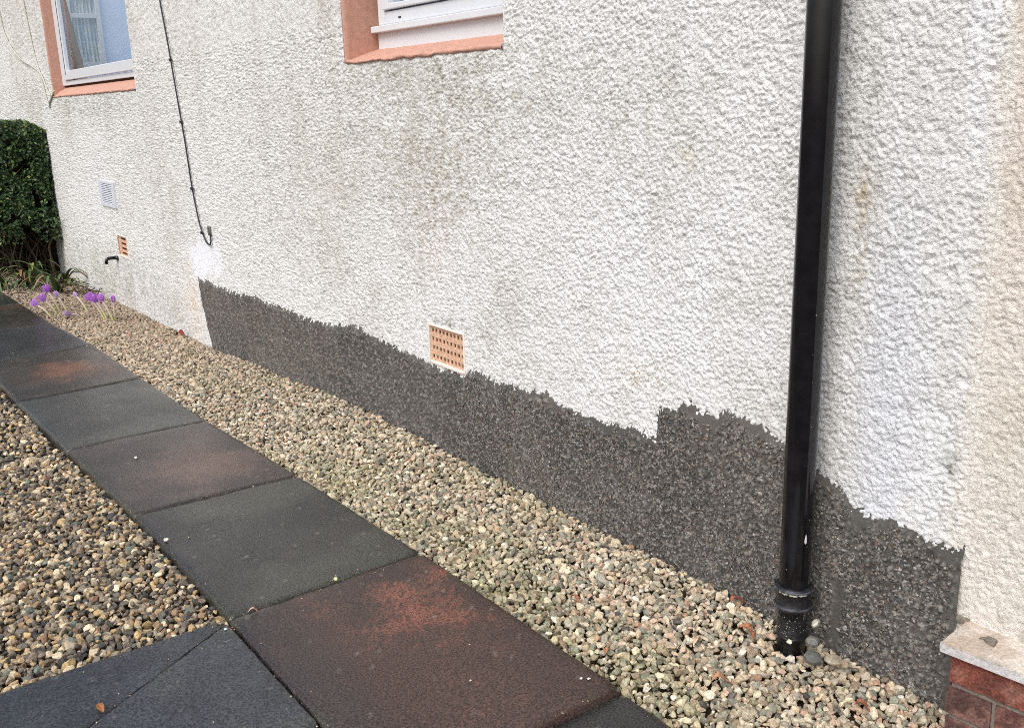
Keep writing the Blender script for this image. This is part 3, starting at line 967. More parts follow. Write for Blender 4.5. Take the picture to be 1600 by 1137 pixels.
# flaked paint on the collar, a run of white paint on the pipe
tw = math.atan2(-1.878 - PY, 0 - PX)


def on_pipe(a, z, r):
    return (PX + r * math.cos(tw + a), PY + r * math.sin(tw + a), z)


def flake(name, ctr_a, z, da, dz, r, matx, n=14, jag=0.35, shape=None):
    vs = [on_pipe(ctr_a, z, r + 0.0007)]
    for k in range(n):
        t = 2 * math.pi * k / n
        q = 1 + jag * (random.random() - 0.5) * 2
        u, v = math.cos(t) * q, math.sin(t) * q
        if shape == "drop":
            v = math.sin(t)
            u = math.cos(t) * (0.25 + 0.75 * (0.5 - 0.5 * v)) * (1 if v < 0.9 else 0.2)
        vs.append(on_pipe(ctr_a + da * u, z + dz * v, r + 0.0003))
    return vs, [(0, 1 + k, 1 + (k + 1) % n) for k in range(n)]


b = MB()
for (a, z, da, dz) in ((-0.42, 0.1755, 0.16, 0.0035), (-0.12, 0.174, 0.10, 0.0028), (0.08, 0.1745, 0.14, 0.003), (0.42, 0.176, 0.2, 0.0038), (0.62, 0.174, 0.1, 0.003), (-0.75, 0.176, 0.1, 0.003)):
    b.add(*flake("f", a, z, da, dz, 0.0467, M_PAINTWORN))
b.build("paint_flake", M_PAINTWORN, dp)
b = MB()
b.add(*flake("d", 0.62, 0.318, 0.13, 0.013, PR, M_UPVC, n=20, jag=0.02, shape="drop"))
b.build("paint_drip", M_UPVC, dp)
b = MB()
for k in range(16):
    z = 0.2 + 0.9 * random.random() ** 2.2
    a = random.uniform(-1.3, 1.3)
    s = random.uniform(0.0004, 0.0009)
    b.add(*flake("s", a, z, s / PR, s * random.uniform(0.8, 2.5), PR, M_PAINTWORN, n=6))
for k in range(46):
    z = 0.055 + 0.06 * random.random()
    s = random.uniform(0.0006, 0.0016)
    b.add(*flake("s", random.uniform(-1.3, 1.3), z, s / PR, s, 0.0362, M_PAINTWORN, n=6))
o = b.build("paint_specks", M_PAINTWORN, dp)
o["kind"] = "stuff"

# ------------------------------------------------------------------ cables on the wall
def smooth_path(P, n=8):
    P = [Vector(p) for p in P]
    out = []
    for i in range(len(P) - 1):
        p0, p1, p2, p3 = P[max(i - 1, 0)], P[i], P[i + 1], P[min(i + 2, len(P) - 1)]
        for k in range(n):
            t = k / n
            out.append(0.5 * ((2 * p1) + (p2 - p0) * t + (2 * p0 - 5 * p1 + 4 * p2 - p3) * t * t + (3 * p1 - p0 - 3 * p2 + p3) * t ** 3))
    out.append(P[-1])
    return out


cb = empty("black_cable", "thin black cable running down the white wall and looping at its lower end", "cable")
pts = [(-6.12, 3.0), (-6.06, 2.3), (-6.002, 1.965), (-5.944, 1.716), (-5.885, 1.403), (-5.835, 1.156), (-5.804, 0.916), (-5.753, 0.732), (-5.712, 0.653), (-5.655, 0.600), (-5.600, 0.588), (-5.572, 0.617), (-5.585, 0.690)]
MB().tube(smooth_path([(x, -0.013, z) for x, z in pts]), 0.0044, 8).build("cable_sheath", M_CABLE_B, cb, smooth=True)
k0 = MB().box(-0.012, 0.012, -0.0065, 0.006, -0.008, 0.008).build("cable_clip", M_CABLE_B, cb, bevel=0.002)
for i, (x, z) in enumerate(((-5.708, 0.648), (-5.80, 0.90), (-5.86, 1.28), (-5.925, 1.63))):
    o = k0 if i == 0 else link(k0.copy(), cb)
    o.location = (x, -0.016, z)
MB().box(-5.612, -5.572, -0.016, 0.0, 0.64, 0.695).build("junction_cap", mat("grey_putty", base=tuple(lin(104, 101, 96)), rough=0.8, speck=0.2), cb, bevel=0.006)
for lab, pp in (("thin painted cable curving away to the upper left of the wide window", [(-11.3, 3.0), (-11.053, 2.35), (-10.969, 2.137), (-10.706, 1.973), (-10.327, 1.849), (-9.884, 1.767), (-9.56, 1.69), (-9.40, 1.56), (-9.30, 1.50)]),
                ("thin painted cable dropping straight beside the wide window's salmon reveal", [(-9.95, 3.0), (-9.839, 2.325), (-9.778, 2.08), (-9.69, 1.834), (-9.591, 1.711), (-9.516, 1.558), (-9.42, 1.415), (-9.36, 1.45), (-9.26, 1.487), (-9.12, 1.535)])):
    o = MB().tube(smooth_path([(x, -0.012, z) for x, z in pp]), 0.0075, 8).build("wall_cable", M_CABLE_W, None, smooth=True)
    props(o, lab, "cable", "painted cables left of the wide window")

# ------------------------------------------------------------------ path of slabs
path = empty("path", "straight path of damp dark paving slabs with a branch to one side", kind="structure")
bed = MB()
bed.prism([(-9.7, -1.36), (-5, -1.21), (-2.37, -1.14), (-2.37, -2.2), (-1.81, -2.2), (-1.81, -1.13), (-0.6, -1.13), (-0.6, -0.55), (-2.4, -0.555), (-5, -0.64), (-9.7, -0.79)], -0.06, -0.024)
bed.build("sand_bed", M_SOIL, path)

SLABS = [  # corners: near-left(y low), near-right(y high) at high x ; then far-right, far-left ; z ; colour key
    ([(-0.600, -1.135), (-0.600, -0.530), (-1.488, -0.528), (-1.488, -1.132)], 0.000, "dark"),
    ([(-1.478, -1.150), (-1.480, -0.541), (-2.378, -0.539), (-2.360, -1.150)], 0.022, "red"),
    ([(-2.368, -1.145), (-2.387, -0.540), (-3.231, -0.567), (-3.244, -1.156)], 0.020, "slate"),
    ([(-3.249, -1.157), (-3.236, -0.568), (-4.109, -0.607), (-4.112, -1.187)], 0.021, "brown"),
    ([(-4.117, -1.188), (-4.114, -0.608), (-5.046, -0.630), (-5.012, -1.223)], 0.020, "grey"),
    ([(-5.017, -1.224), (-5.051, -0.631), (-6.012, -0.640), (-5.930, -1.245)], 0.021, "rusty"),
    ([(-5.935, -1.246), (-6.018, -0.641), (-6.844, -0.699), (-6.800, -1.285)], 0.020, "blue"),
    ([(-6.806, -1.286), (-6.850, -0.700), (-7.764, -0.728), (-7.72, -1.32)], 0.021, "umber"),
    ([(-7.726, -1.32), (-7.770, -0.729), (-8.64, -0.755), (-8.60, -1.35)], 0.020, "dark"),
    ([(-8.606, -1.35), (-8.646, -0.756), (-9.54, -0.78), (-9.50, -1.36)], 0.020, "umber"),
    ([(-1.878, -1.95), (-1.790, -1.95), (-1.787, -1.155), (-2.351, -1.160)], 0.0185, "navy"),
    ([(-2.384, -1.95), (-1.8788, -1.95), (-2.3522, -1.162), (-2.374, -1.168)], 0.0185, "navy"),
]
KEY = {"dark": lin(47, 47, 47), "red": lin(59, 46, 42), "slate": lin(50, 49, 48), "brown": lin(60, 54, 52), "grey": lin(60, 60, 59), "rusty": lin(56, 51, 47), "blue": lin(49, 50, 53),
       "umber": lin(50, 45, 42), "navy": lin(55, 57, 62)}


def slab_mesh(q, z, key, seed):
    q = [np.array(p) for p in q]
    L1 = np.linalg.norm(q[1] - q[0]); L2 = np.linalg.norm(q[3] - q[0])
    nu, nv = 56, 72
    def ax_(n):
        t = np.linspace(0, 1, n - 4)
        return np.concatenate([[0, 0.006], t[1:-1] * 0.976 + 0.012, [0.994, 1]])
    u, v = ax_(nu), ax_(nv)
    nu, nv = len(u), len(v)
    U, Vv = np.meshgrid(u, v, indexing="ij")
    P = (q[0] * (1 - U[..., None]) + q[1] * U[..., None]) * (1 - Vv[..., None]) + (q[3] * (1 - U[..., None]) + q[2] * U[..., None]) * Vv[..., None]
    x, y = P[..., 0], P[..., 1]
    ed = np.minimum(np.minimum(U, 1 - U) * L1, np.minimum(Vv, 1 - Vv) * L2)
    zz = z + 0.0035 * (fbm(x * 4 + seed, y * 4, 2, 2) - 0.5) - (0.0008 if key == "navy" else 0.004) * (1 - sstep(0.0, 0.006, ed)) - 0.002 * sstep(0.55, 0.75, fbm(x * 40, y * 40, 5, 2)) * sstep(0.02, 0.0, ed)
    # chipped corners and ragged arrises
    for q_, s_ in zip(q, (0.6, 1.0, 0.8, 0.5)):
        dq = np.hypot(x - q_[0], y - q_[1])
        zz = zz - 0.012 * s_ * sstep(0.022 * s_, 0.004, dq + 0.012 * (fbm(x * 90, y * 90, 3, 2) - 0.5))
    ctr = (q[0] + q[1] + q[2] + q[3]) / 4
    rag = 0.0045 * np.maximum(0, fbm(x * 45 + seed * 3, y * 45, 4, 3) - 0.35) * (ed < 0.0004)
    dirx = ctr[None, None] - P
    dirx /= np.linalg.norm(dirx, axis=-1, keepdims=True) + 1e-9
    P = P + dirx * rag[..., None]
    base = np.ones(x.shape + (3,)) * KEY[key]
    g1, g2 = fbm(x * 2.4 + seed, y * 2.4, 3, 3), fbm(x * 11, y * 11 + seed, 6, 3)
    base = blend(base, KEY[key] * 0.62, sstep(0.42, 0.68, g1) * 0.7)
    base = blend(base, KEY[key] * 1.45, sstep(0.5, 0.7, g2) * 0.35)
    g3 = fbm(x * 140, y * 140, 1, 2)
    if key == "red":
        e1 = np.exp(-(((U - 0.72) / 0.24) ** 2 + ((Vv - 0.68) / 0.20) ** 2))
        base = blend(base, lin(132, 80, 64), sstep(0.15, 0.95, e1 * 0.8 + 0.9 * (g2 - 0.5) + 0.9 * (g3 - 0.5)) * 0.9)
        base = blend(base, lin(80, 59, 52), 0.5 * np.exp(-(((U - 0.5) / 0.5) ** 2 + ((Vv - 0.35) / 0.45) ** 2)))
        base = blend(base, lin(48, 46, 48), 0.7 * sstep(0.30, 0.02, U + 0.2 * (g1 - 0.5)))
    if key == "rusty":
        e1 = np.exp(-(((U - 0.55) / 0.30) ** 2 + ((Vv - 0.48) / 0.25) ** 2))
        base = blend(base, lin(118, 78, 58), sstep(0.15, 1.0, e1 + 0.8 * (g2 - 0.5) + 0.6 * (g3 - 0.5)) * 0.8)
        base = blend(base, lin(40, 37, 35), sstep(0.35, 0.05, np.abs(Vv - 0.12) * 2 + np.abs(U - 0.4) * 0.5) * 0.8)
    if key == "brown":
        e1 = np.exp(-(((U - 0.62) / 0.33) ** 2 + ((Vv - 0.35) / 0.3) ** 2))
        base = blend(base, lin(108, 82, 72), sstep(0.15, 1.0, e1 + 0.9 * (g2 - 0.5) + 0.6 * (g3 - 0.5)) * 0.55)
    if key == "umber":
        base = blend(base, lin(86, 66, 54), sstep(0.45, 0.65, g1) * 0.5)
    if key in ("slate", "grey"):
        base = blend(base, lin(78, 78, 70), sstep(0.5, 0.72, fbm(x * 3, y * 3 + 3, 4, 3)) * 0.4)
    # pale grit and scuffs
    base = blend(base, lin(150, 146, 138), sstep(0.93, 0.97, vnoise(x * 130, y * 130 + seed, 2)) * 0.25)
    base = blend(base, lin(72, 76, 60), sstep(0.03, 0.0, ed) * sstep(0.5, 0.7, fbm(x * 8, y * 8, 7, 2)) * 0.35)
    top = np.concatenate([P, zz[..., None]], -1).reshape(-1, 3)
    ii = np.arange(nu * nv).reshape(nu, nv)
    fa = np.stack([ii[:-1, :-1], ii[1:, :-1], ii[1:, 1:], ii[:-1, 1:]], -1).reshape(-1, 4)
    if np.cross(q[1] - q[0], q[3] - q[0]) < 0:
        fa = fa[:, ::-1]
    ring = np.array(list(ii[:, 0]) + list(ii[-1, 1:]) + list(ii[::-1, -1][1:]) + list(ii[0, ::-1][1:-1]))
    n0 = nu * nv
    low = top[ring].copy()
    low[:, 2] = z - 0.042
    r2 = np.roll(np.arange(len(ring)), -1)
    sd = np.stack([ring, n0 + np.arange(len(ring)), n0 + r2, ring[r2]], -1)
    V = np.concatenate([top, low])
    C = np.concatenate([base.reshape(-1, 3), base.reshape(-1, 3)[ring]])
    return V, np.concatenate([fa, sd]), C


for i, (q, z, key) in enumerate(SLABS):
    V, Fq, Cc = slab_mesh(q, z, key, i * 3.3)
    o = mesh_np("paving_slab", V, Fq, M_SLAB, path, col=Cc)


# ------------------------------------------------------------------ gravel
def in_poly(x, y, poly):
    r = np.zeros(len(x), bool)
    n = len(poly)
    for i in range(n):
        (xa, ya), (xb, yb) = poly[i], poly[(i + 1) % n]
        cnd = ((ya > y) != (yb > y)) & (x < (xb - xa) * (y - ya) / (yb - ya + 1e-12) + xa)
        r ^= cnd
    return r


def slab_cover(x, y, grow):
    m = np.zeros(len(x), bool)
    for q, z, k in SLABS:
        c0 = np.mean(q, 0)
        qq = [(c0[0] + (p[0] - c0[0]) * (1 + grow), c0[1] + (p[1] - c0[1]) * (1 + grow * 1.4)) for p in q]
        m |= in_poly(x, y, qq)
    return m


def ico():
    t = (1 + 5 ** 0.5) / 2
    v = np.array([(-1, t, 0), (1, t, 0), (-1, -t, 0), (1, -t, 0), (0, -1, t), (0, 1, t), (0, -1, -t), (0, 1, -t), (t, 0, -1), (t, 0, 1), (-t, 0, -1), (-t, 0, 1)], float)
    v /= np.linalg.norm(v[0])
    f = np.array([(0, 11, 5), (0, 5, 1), (0, 1, 7), (0, 7, 10), (0, 10, 11), (1, 5, 9), (5, 11, 4), (11, 10, 2), (10, 7, 6), (7, 1, 8), (3, 9, 4), (3, 4, 2), (3, 2, 6), (3, 6, 8), (3, 8, 9), (4, 9, 5), (2, 4, 11), (6, 2, 10), (8, 6, 7), (9, 8, 1)])
    return v, f


def subdiv(v, f):
    v = [tuple(p) for p in v]
    cache, out = {}, []
    def mid(a, b):
        k = (min(a, b), max(a, b))
        if k not in cache:
            p = np.array(v[a]) + np.array(v[b])
            v.append(tuple(p / np.linalg.norm(p)))
            cache[k] = len(v) - 1
        return cache[k]
    for a, b, c_ in f:
        ab, bc, ca = mid(a, b), mid(b, c_), mid(c_, a)
        out += [(a, ab, ca), (b, bc, ab), (c_, ca, bc), (ab, bc, ca)]
    return np.array(v), np.array(out)


ICO0 = ico()
ICO1 = subdiv(*ICO0)


def stone_shapes(base, n, seed):
    """rounded, slightly angular stones: a sphere cut by random soft planes"""
    rs = np.random.RandomState(seed)
    out = []
    for _ in range(n):
        v = base.copy()
        for _k in range(9):
            d = rs.normal(size=3)
            d /= np.linalg.norm(d)
            h = rs.uniform(0.48, 0.8)
            s = v @ d
            v = v - np.outer(np.maximum(0, s - h) * 0.97, d)
        out.append(v * (1 + 0.10 * rs.normal(size=(len(v), 1)) * 0.5))
    return np.array(out)


SH0, SH1 = stone_shapes(ICO0[0], 24, 4), stone_shapes(ICO1[0], 24, 5)

PAL_WARM = [(200, 184, 154, 14), (188, 174, 150, 14), (166, 152, 130, 12), (150, 146, 130, 10), (196, 172, 140, 17), (178, 152, 122, 15), (206, 188, 162, 12), (160, 138, 112, 11), (150, 142, 122, 11), (134, 134, 118, 9), (190, 156, 132, 8), (128, 112, 92, 6), (214, 204, 188, 6), (124, 121, 108, 5), (96, 91, 82, 3), (162, 154, 118, 4), (176, 132, 104, 2), (146, 150, 130, 4), (74, 72, 70, 1)]
PAL_MIX = [(80, 77, 74, 11), (104, 99, 91, 14), (62, 60, 60, 6), (150, 138, 120, 12), (136, 124, 106, 10), (186, 172, 146, 13), (170, 148, 116, 12), (120, 108, 94, 11), (206, 192, 166, 8), (150, 126, 96, 6), (126, 100, 82, 3), (184, 160, 116, 4), (112, 104, 96, 8), (100, 110, 102, 4)]


def gravel(name, lab, regions, pal, keepfn, seed):
    rs = np.random.RandomState(seed)
    cols = np.array([lin(*p[:3]) for p in pal])
    if pal is PAL_WARM:
        cols = cols * 0.70 + cols.mean(1, keepdims=True) * np.array([1.07, 1.0, 0.84]) * 0.30
    else:
        cols = cols * np.array([1.0, 0.98, 0.94])
    pr = np.array([p[3] for p in pal], float)
    pr /= pr.sum()
    Vs, Fs, Cs, off = [], [], [], 0
    for (x0, x1, y0, y1, sp, hi, layer) in regions:
        nx, ny = int((x1 - x0) / sp), int((y1 - y0) / (sp * 0.87))
        I, J = np.meshgrid(np.arange(nx), np.arange(ny), indexing="ij")
        x = x0 + (I + 0.5 * (J % 2)) * sp + rs.uniform(-0.42, 0.42, I.shape) * sp
        y = y0 + J * sp * 0.87 + rs.uniform(-0.42, 0.42, I.shape) * sp
        x, y = x.ravel(), y.ravel()
        k = keepfn(x, y)
        x, y = x[k], y[k]
        n = len(x)
        a = rs.uniform(0.55, 0.98, n) * sp * 0.92
        a *= (1 + 0.38 * (rs.rand(n) > 0.90)) * (1 - 0.32 * (rs.rand(n) > 0.75))
        ax = np.stack([a, a * rs.uniform(0.5, 0.95, n), a * rs.uniform(0.42, 0.78, n)], -1)
        SH, FC = (SH1, ICO1[1]) if hi else (SH0, ICO0[1])
        sid = rs.randint(0, len(SH), n)
        P = SH[sid] * ax[:, None, :]
        # random turn about z, tilt about x and y
        def rot(P, an, i, j):
            c_, s_ = np.cos(an)[:, None], np.sin(an)[:, None]
            Q = P.copy()
            Q[..., i] = P[..., i] * c_ - P[..., j] * s_
            Q[..., j] = P[..., i] * s_ + P[..., j] * c_
            return Q
        P = rot(P, rs.rand(n) * 6.28, 0, 1)
        P = rot(P, rs.normal(0, 0.5, n), 1, 2)
        P = rot(P, rs.normal(0, 0.5, n), 0, 2)
        z = ground_z(x, y) + rs.uniform(-0.005, 0.005, n) - layer
        P = P + np.stack([x, y, z], -1)[:, None, :]
        nvv = P.shape[1]
        Vs.append(P.reshape(-1, 3))
        Fs.append((FC[None] + (np.arange(n) * nvv)[:, None, None] + off).reshape(-1, 3))
        off += n * nvv
        c_ = cols[rs.choice(len(cols), n, p=pr)] * rs.uniform(0.78, 1.18, (n, 1))
        # algae-tinted patches and darker damp stone beside the slabs
        if pal is PAL_WARM:
            m = sstep(0.45, 0.7, fbm(x * 2.2, y * 5, 3, 3)) * 0.5 + 0.28 * sstep(-0.30, -0.50, y) * (x > -3.2)
            c_ = c_ * (1 - m[:, None] * rs.rand(n, 1)) + lin(132, 132, 92) * m[:, None] * rs.rand(n, 1) * 0.9
            c_ = c_ * (1 - 0.42 * sstep(-5.8, -7.4, x)[:, None]) + lin(112, 98, 82) * 0.30 * sstep(-5.8, -7.4, x)[:, None]
            pink = sstep(-4.0, -6.5, x)[:, None]
            c_ = c_ * (1 - 0.25 * pink) + lin(176, 148, 128) * 0.25 * pink
        Cs.append(np.repeat(c_, nvv, 0))
    o = mesh_np(name, np.concatenate(Vs), np.concatenate(Fs), M_PEBBLE, None, col=np.concatenate(Cs), smooth=False)
    return props(o, lab, kind="stuff")


def keep_strip(x, y):
    ok = ~slab_cover(x, y, 0.004)
    ok &= np.hypot(x - PX, y - PY) > 0.043
    ok &= y < -0.006
    ok &= ~((x > -0.945) & (y > -0.115 + ydir * (x + 0.934)))
    edge_y = np.interp(x, [-9.6, -8.6, -7.7, -6.85, -5.0, -4.1, -3.2, -2.38, -1.5, -0.6], [-0.78, -0.755, -0.728, -0.70, -0.632, -0.608, -0.568, -0.540, -0.54, -0.53])
    return ok & (y > edge_y - 0.004)


def keep_left(x, y):
    ok = ~slab_cover(x, y, 0.004)
    lo = np.interp(x, [-9.5, -5.0, -3.2, -2.37], [-1.36, -1.226, -1.16, -1.15])
    return ok & np.where(x < -2.36, y < lo, (y < -1.16) & (x > -1.79))


gravel("gravel", "tan and grey pebble gravel filling the strip between path and wall",
       [(-3.6, -0.55, -0.62, 0.0, 0.0184, True, 0.0), (-3.6, -0.55, -0.62, 0.0, 0.0185, False, 0.008),
        (-9.2, -3.6, -0.82, 0.0, 0.0200, False, 0.0), (-6.5, -3.6, -0.75, 0.0, 0.026, False, 0.012)], PAL_WARM, keep_strip, 21)
gravel("gravel", "mixed dark grey and cream gravel on the open side of the path",
       [(-4.2, -1.79, -1.95, -1.10, 0.0192, True, 0.0), (-4.2, -1.79, -1.95, -1.10, 0.0205, False, 0.012), (-1.79, -0.8, -1.7, -1.14, 0.02, False, 0.0),
        (-9.3, -4.2, -2.0, -1.2, 0.0235, False, 0.0)], PAL_MIX, keep_left, 22)


# ------------------------------------------------------------------ loose stones on the slabs and by the pipe
def loose(label, x, y, z, r, colr, seed, group="loose pebbles on the paving"):
    rs = np.random.RandomState(seed)
    v = SH1[seed % 24] * np.array([r, r * 0.8, r * 0.6])
    a = rs.rand() * 6.28
    v = np.stack([v[:, 0] * math.cos(a) - v[:, 1] * math.sin(a), v[:, 0] * math.sin(a) + v[:, 1] * math.cos(a), v[:, 2]], -1)
    o = mesh_np("pebble", v, ICO1[1], M_PEBBLE, None, col=np.ones((len(v), 3)) * lin(*colr), smooth=False, loc=(x, y, z + r * 0.5))
    return props(o, label, "pebble", group)


loose("pale cream pebble on the edge of the third slab beside the grey gravel", -2.968, -1.135, 0.0215, 0.011, (214, 206, 188), 1)
loose("pale green pebble lying in the joint between the red slab and the slate grey slab", -2.388, -0.822, 0.018, 0.009, (186, 190, 140), 2)
loose("tiny white stone on the brownish slab", -3.815, -0.994, 0.0215, 0.009, (222, 216, 206), 3)
loose("white pebble on the far corner of the red slab, nearer the wall of the pair", -1.545, -0.578, 0.0225, 0.006, (210, 204, 198), 4)
loose("white pebble on the corner of the red slab, nearer its edge of the pair", -1.558, -0.592, 0.0225, 0.005, (214, 210, 204), 5)
loose("small white pebble near the front edge of the red slab", -1.714, -0.802, 0.0225, 0.004, (214, 208, 200), 6)
loose("tiny pale pebble at the tip of the diagonally cut slab", -2.318, -1.176, 0.019, 0.006, (190, 194, 206), 7)
loose("cream stone lodged on the drain rim against the downpipe", -1.331, -0.122, 0.047, 0.010, (206, 202, 180), 8, "stones against the downpipe")
loose("dark grey angular stone heaped right of the downpipe's foot", -1.288, -0.088, 0.050, 0.026, (104, 102, 98), 9, "stones against the downpipe")
loose("pale upright stone on top of the heap right of the downpipe's foot", -1.300, -0.062, 0.084, 0.017, (186, 182, 170), 10, "stones against the downpipe")
loose("grey stone at the bottom of the heap right of the downpipe's foot", -1.270, -0.112, 0.020, 0.027, (92, 92, 90), 11, "stones against the downpipe")
loose("tan stone beside the heap right of the downpipe's foot", -1.232, -0.082, 0.022, 0.024, (150, 142, 122), 12, "stones against the downpipe")


# fine grit kicked along the slab edges and into the joints
rsg = np.random.RandomState(3)
pts = []
for q, z, key in SLABS:
    q = [np.array(p) for p in q]
    for i in range(4):
        for k in range(16):
            t = rsg.rand()
            p = q[i] * (1 - t) + q[(i + 1) % 4] * t
            cc_ = (q[0] + q[1] + q[2] + q[3]) / 4
            d_ = (cc_ - p) / np.linalg.norm(cc_ - p)
            p = p + d_ * (rsg.exponential(0.018) - 0.004)
            pts.append((p[0], p[1], z + 0.0005))
    for k in range(9):
        a_, b_ = rsg.rand(2)
        p = (q[0] * (1 - a_) + q[1] * a_) * (1 - b_) + (q[3] * (1 - a_) + q[2] * a_) * b_
        pts.append((p[0], p[1], z + 0.0005))
pts = np.array(pts)
n = len(pts)
r_ = rsg.uniform(0.0012, 0.0034, n) * (1 + 0.6 * (rsg.rand(n) > 0.94))
Vg = SH0[rsg.randint(0, 24, n)] * np.stack([r_, r_ * rsg.uniform(0.5, 1, n), r_ * 0.6], -1)[:, None, :] + pts[:, None, :]
gpal = np.array([lin(*p[:3]) for p in PAL_MIX])
o = mesh_np("grit", Vg.reshape(-1, 3), (ICO0[1][None] + (np.arange(n) * 12)[:, None, None]).reshape(-1, 3), M_PEBBLE, None, col=np.repeat(gpal[rsg.randint(0, len(gpal), n)], 12, 0), smooth=False)
props(o, "fine grit scattered along the edges of the paving slabs", kind="stuff")

# ------------------------------------------------------------------ fallen leaves
def dead_leaf(label, x, y, z, L, wdt, ang, colr, curl, lobes, seed):
    rs = np.random.RandomState(seed)
    n = 13
    t = np.linspace(0, 1, n)
    half = wdt * np.sin(np.pi * np.clip(t, 0.02, 0.98)) ** 0.8 * (1 + 0.55 * np.abs(np.sin(t * math.pi * lobes)) * (lobes > 0) - 0.3 * (lobes > 0))
    V = []
    for i in range(n):
        zc = curl * math.sin(t[i] * math.pi * 1.3) * L + 0.002
        for s in (-1, -0.5, 0, 0.5, 1):
            V.append((L * (t[i] - 0.5), half[i] * s, zc + abs(s) * half[i] * 0.7 + 0.002 * rs.rand()))
    V = np.array(V)
    ii = np.arange(n * 5).reshape(n, 5)
    fa = np.stack([ii[:-1, :-1], ii[1:, :-1], ii[1:, 1:], ii[:-1, 1:]], -1).reshape(-1, 4)
    c_ = np.ones((len(V), 3)) * lin(*colr) * rs.uniform(0.75, 1.2, (len(V), 1))
    o = mesh_np("fallen_leaf", V, fa, M_DEAD, None, col=c_, loc=(x, y, z))
    o.rotation_euler = (rs.uniform(-0.3, 0.3), rs.uniform(-0.3, 0.3), ang)
    s = o.modifiers.new("thick", 'SOLIDIFY')
    s.thickness = 0.0006
    return props(o, label, "leaf", "dead leaves on the gravel")


gz1 = lambda x, y: float(ground_z(np.array([x]), np.array([y]))[0])
for i, (lab, x, y, L, w_, a, colr, curl, lob) in enumerate((
        ("large orange brown lobed leaf on the gravel just left of the downpipe's foot", -1.452, -0.135, 0.055, 0.012, 0.4, (178, 118, 86), 0.25, 3),
        ("rusty leaf on the gravel below the dark patch, further left of the downpipe", -1.56, -0.045, 0.042, 0.010, 1.2, (160, 98, 76), 0.3, 2),
        ("pale brown twisted leaf lying midway between the red slab and the downpipe", -1.50, -0.265, 0.05, 0.008, 2.0, (196, 168, 136), 0.3, 0),
        ("brown shrivelled leaf near the end of the red slab", -1.36, -0.33, 0.045, 0.009, 0.9, (168, 124, 94), 0.3, 3),
        ("reddish leaf scrap on the gravel beside the red slab's long edge", -1.86, -0.36, 0.035, 0.007, 0.2, (164, 108, 84), 0.25, 2),
        ("orange leaf scrap on the gravel close to the red slab", -1.62, -0.46, 0.032, 0.008, 2.4, (172, 116, 84), 0.2, 2),
        ("dull brown leaf on the gravel by the brick plinth", -1.09, -0.17, 0.035, 0.010, 0.5, (150, 96, 70), 0.25, 2),
        ("dark red leaf on the far gravel beneath the white wall", -6.25, -0.05, 0.08, 0.02, 0.3, (120, 56, 44), 0.2, 0))):
    dead_leaf(lab, x, y, gz1(x, y) + 0.012, L, w_, a, colr, curl, lob, 30 + i)
dead_leaf("small triangular brown leaf on the diagonal joint of the branch slabs", -2.155, -1.530, 0.021, 0.038, 0.008, 0.1, (150, 100, 62), 0.05, 0, 40)
dead_leaf("pale curled leaf in the joint at the corner of the red slab", -2.350, -1.085, 0.022, 0.034, 0.006, 1.3, (206, 170, 150), 0.25, 0, 41)

# ------------------------------------------------------------------ hedge
hd = empty("hedge", "dense clipped evergreen hedge, bare at the bottom, at the end of the path", "hedge", loc=(0, 0, 0))
HX0, HX1, HY0, HY1, HZ1 = -11.0, -9.72, -1.05, -0.015, 1.30
rs = np.random.RandomState(8)


def leaves(n, x, y, z, Lr, colours, pr, nb):
    """n folded leaf blades of four triangles each"""
    L = rs.uniform(*Lr, n)
    w = L * rs.uniform(0.26, 0.36, n)
    d = rs.normal(size=(n, 3)) * 0.8 + nb
    d /= np.linalg.norm(d, axis=1, keepdims=True)
    up = rs.normal(size=(n, 3)) * 0.6 + np.array([0.5, -0.2, 0.7])
    s = np.cross(d, up)
    s /= np.linalg.norm(s, axis=1, keepdims=True) + 1e-9
    nn = np.cross(s, d)
    c0 = np.stack([x, y, z], -1)
    P = np.stack([c0 - d * L[:, None] / 2, c0 + s * w[:, None] + nn * w[:, None] * 0.4, c0 + d * L[:, None] / 2, c0 - s * w[:, None] + nn * w[:, None] * 0.4, c0 + nn * 0.0], 1)
    F0 = np.array([(0, 1, 4), (1, 2, 4), (2, 3, 4), (3, 0, 4)])
    F = (F0[None] + (np.arange(n) * 5)[:, None, None]).reshape(-1, 3)
    c_ = colours[rs.choice(len(colours), n, p=pr)] * rs.uniform(0.7, 1.25, (n, 1))
    return P.reshape(-1, 3), F, np.repeat(c_, 5, 0)


n = 21000
u = rs.rand(n)
depth = rs.exponential(0.07, n)
y = rs.uniform(HY0, HY1, n)
z = rs.uniform(0.22, HZ1, n)
x = HX1 - depth
kind_ = rs.rand(n)
top = kind_ < 0.16
z = np.where(top, HZ1 - rs.exponential(0.03, n), z)
x = np.where(top, rs.uniform(HX0, HX1, n), x)
side = (kind_ > 0.16) & (kind_ < 0.34)
y = np.where(side, HY1 - rs.exponential(0.04, n), y)
x = np.where(side, rs.uniform(HX0, HX1, n), x)
x = x + 0.10 * (fbm(y * 4, z * 4, 3, 3) - 0.5) * (~top) + 0.06 * np.maximum(0, 0.5 - z)
y = y + 0.05 * (fbm(x * 5, z * 5, 2, 2) - 0.5)
z = z + 0.05 * (fbm(x * 5, y * 5, 4, 2) - 0.5)
cr = np.maximum(0, z - (HZ1 - 0.12)) ** 1.0 * np.maximum(0, (y - (HY1 - 0.14)) / 0.14)
z = z - 0.7 * cr
x = x - 0.5 * np.maximum(0, z - (HZ1 - 0.10))
dens = fbm(y * 9, z * 9, 6, 2)
k = (z > 0.34 + 0.26 * (fbm(y * 6, x * 4, 1, 2) - 0.5)) | (rs.rand(n) < 0.28)
k &= dens > 0.30
x, y, z = x[k], y[k], z[k]
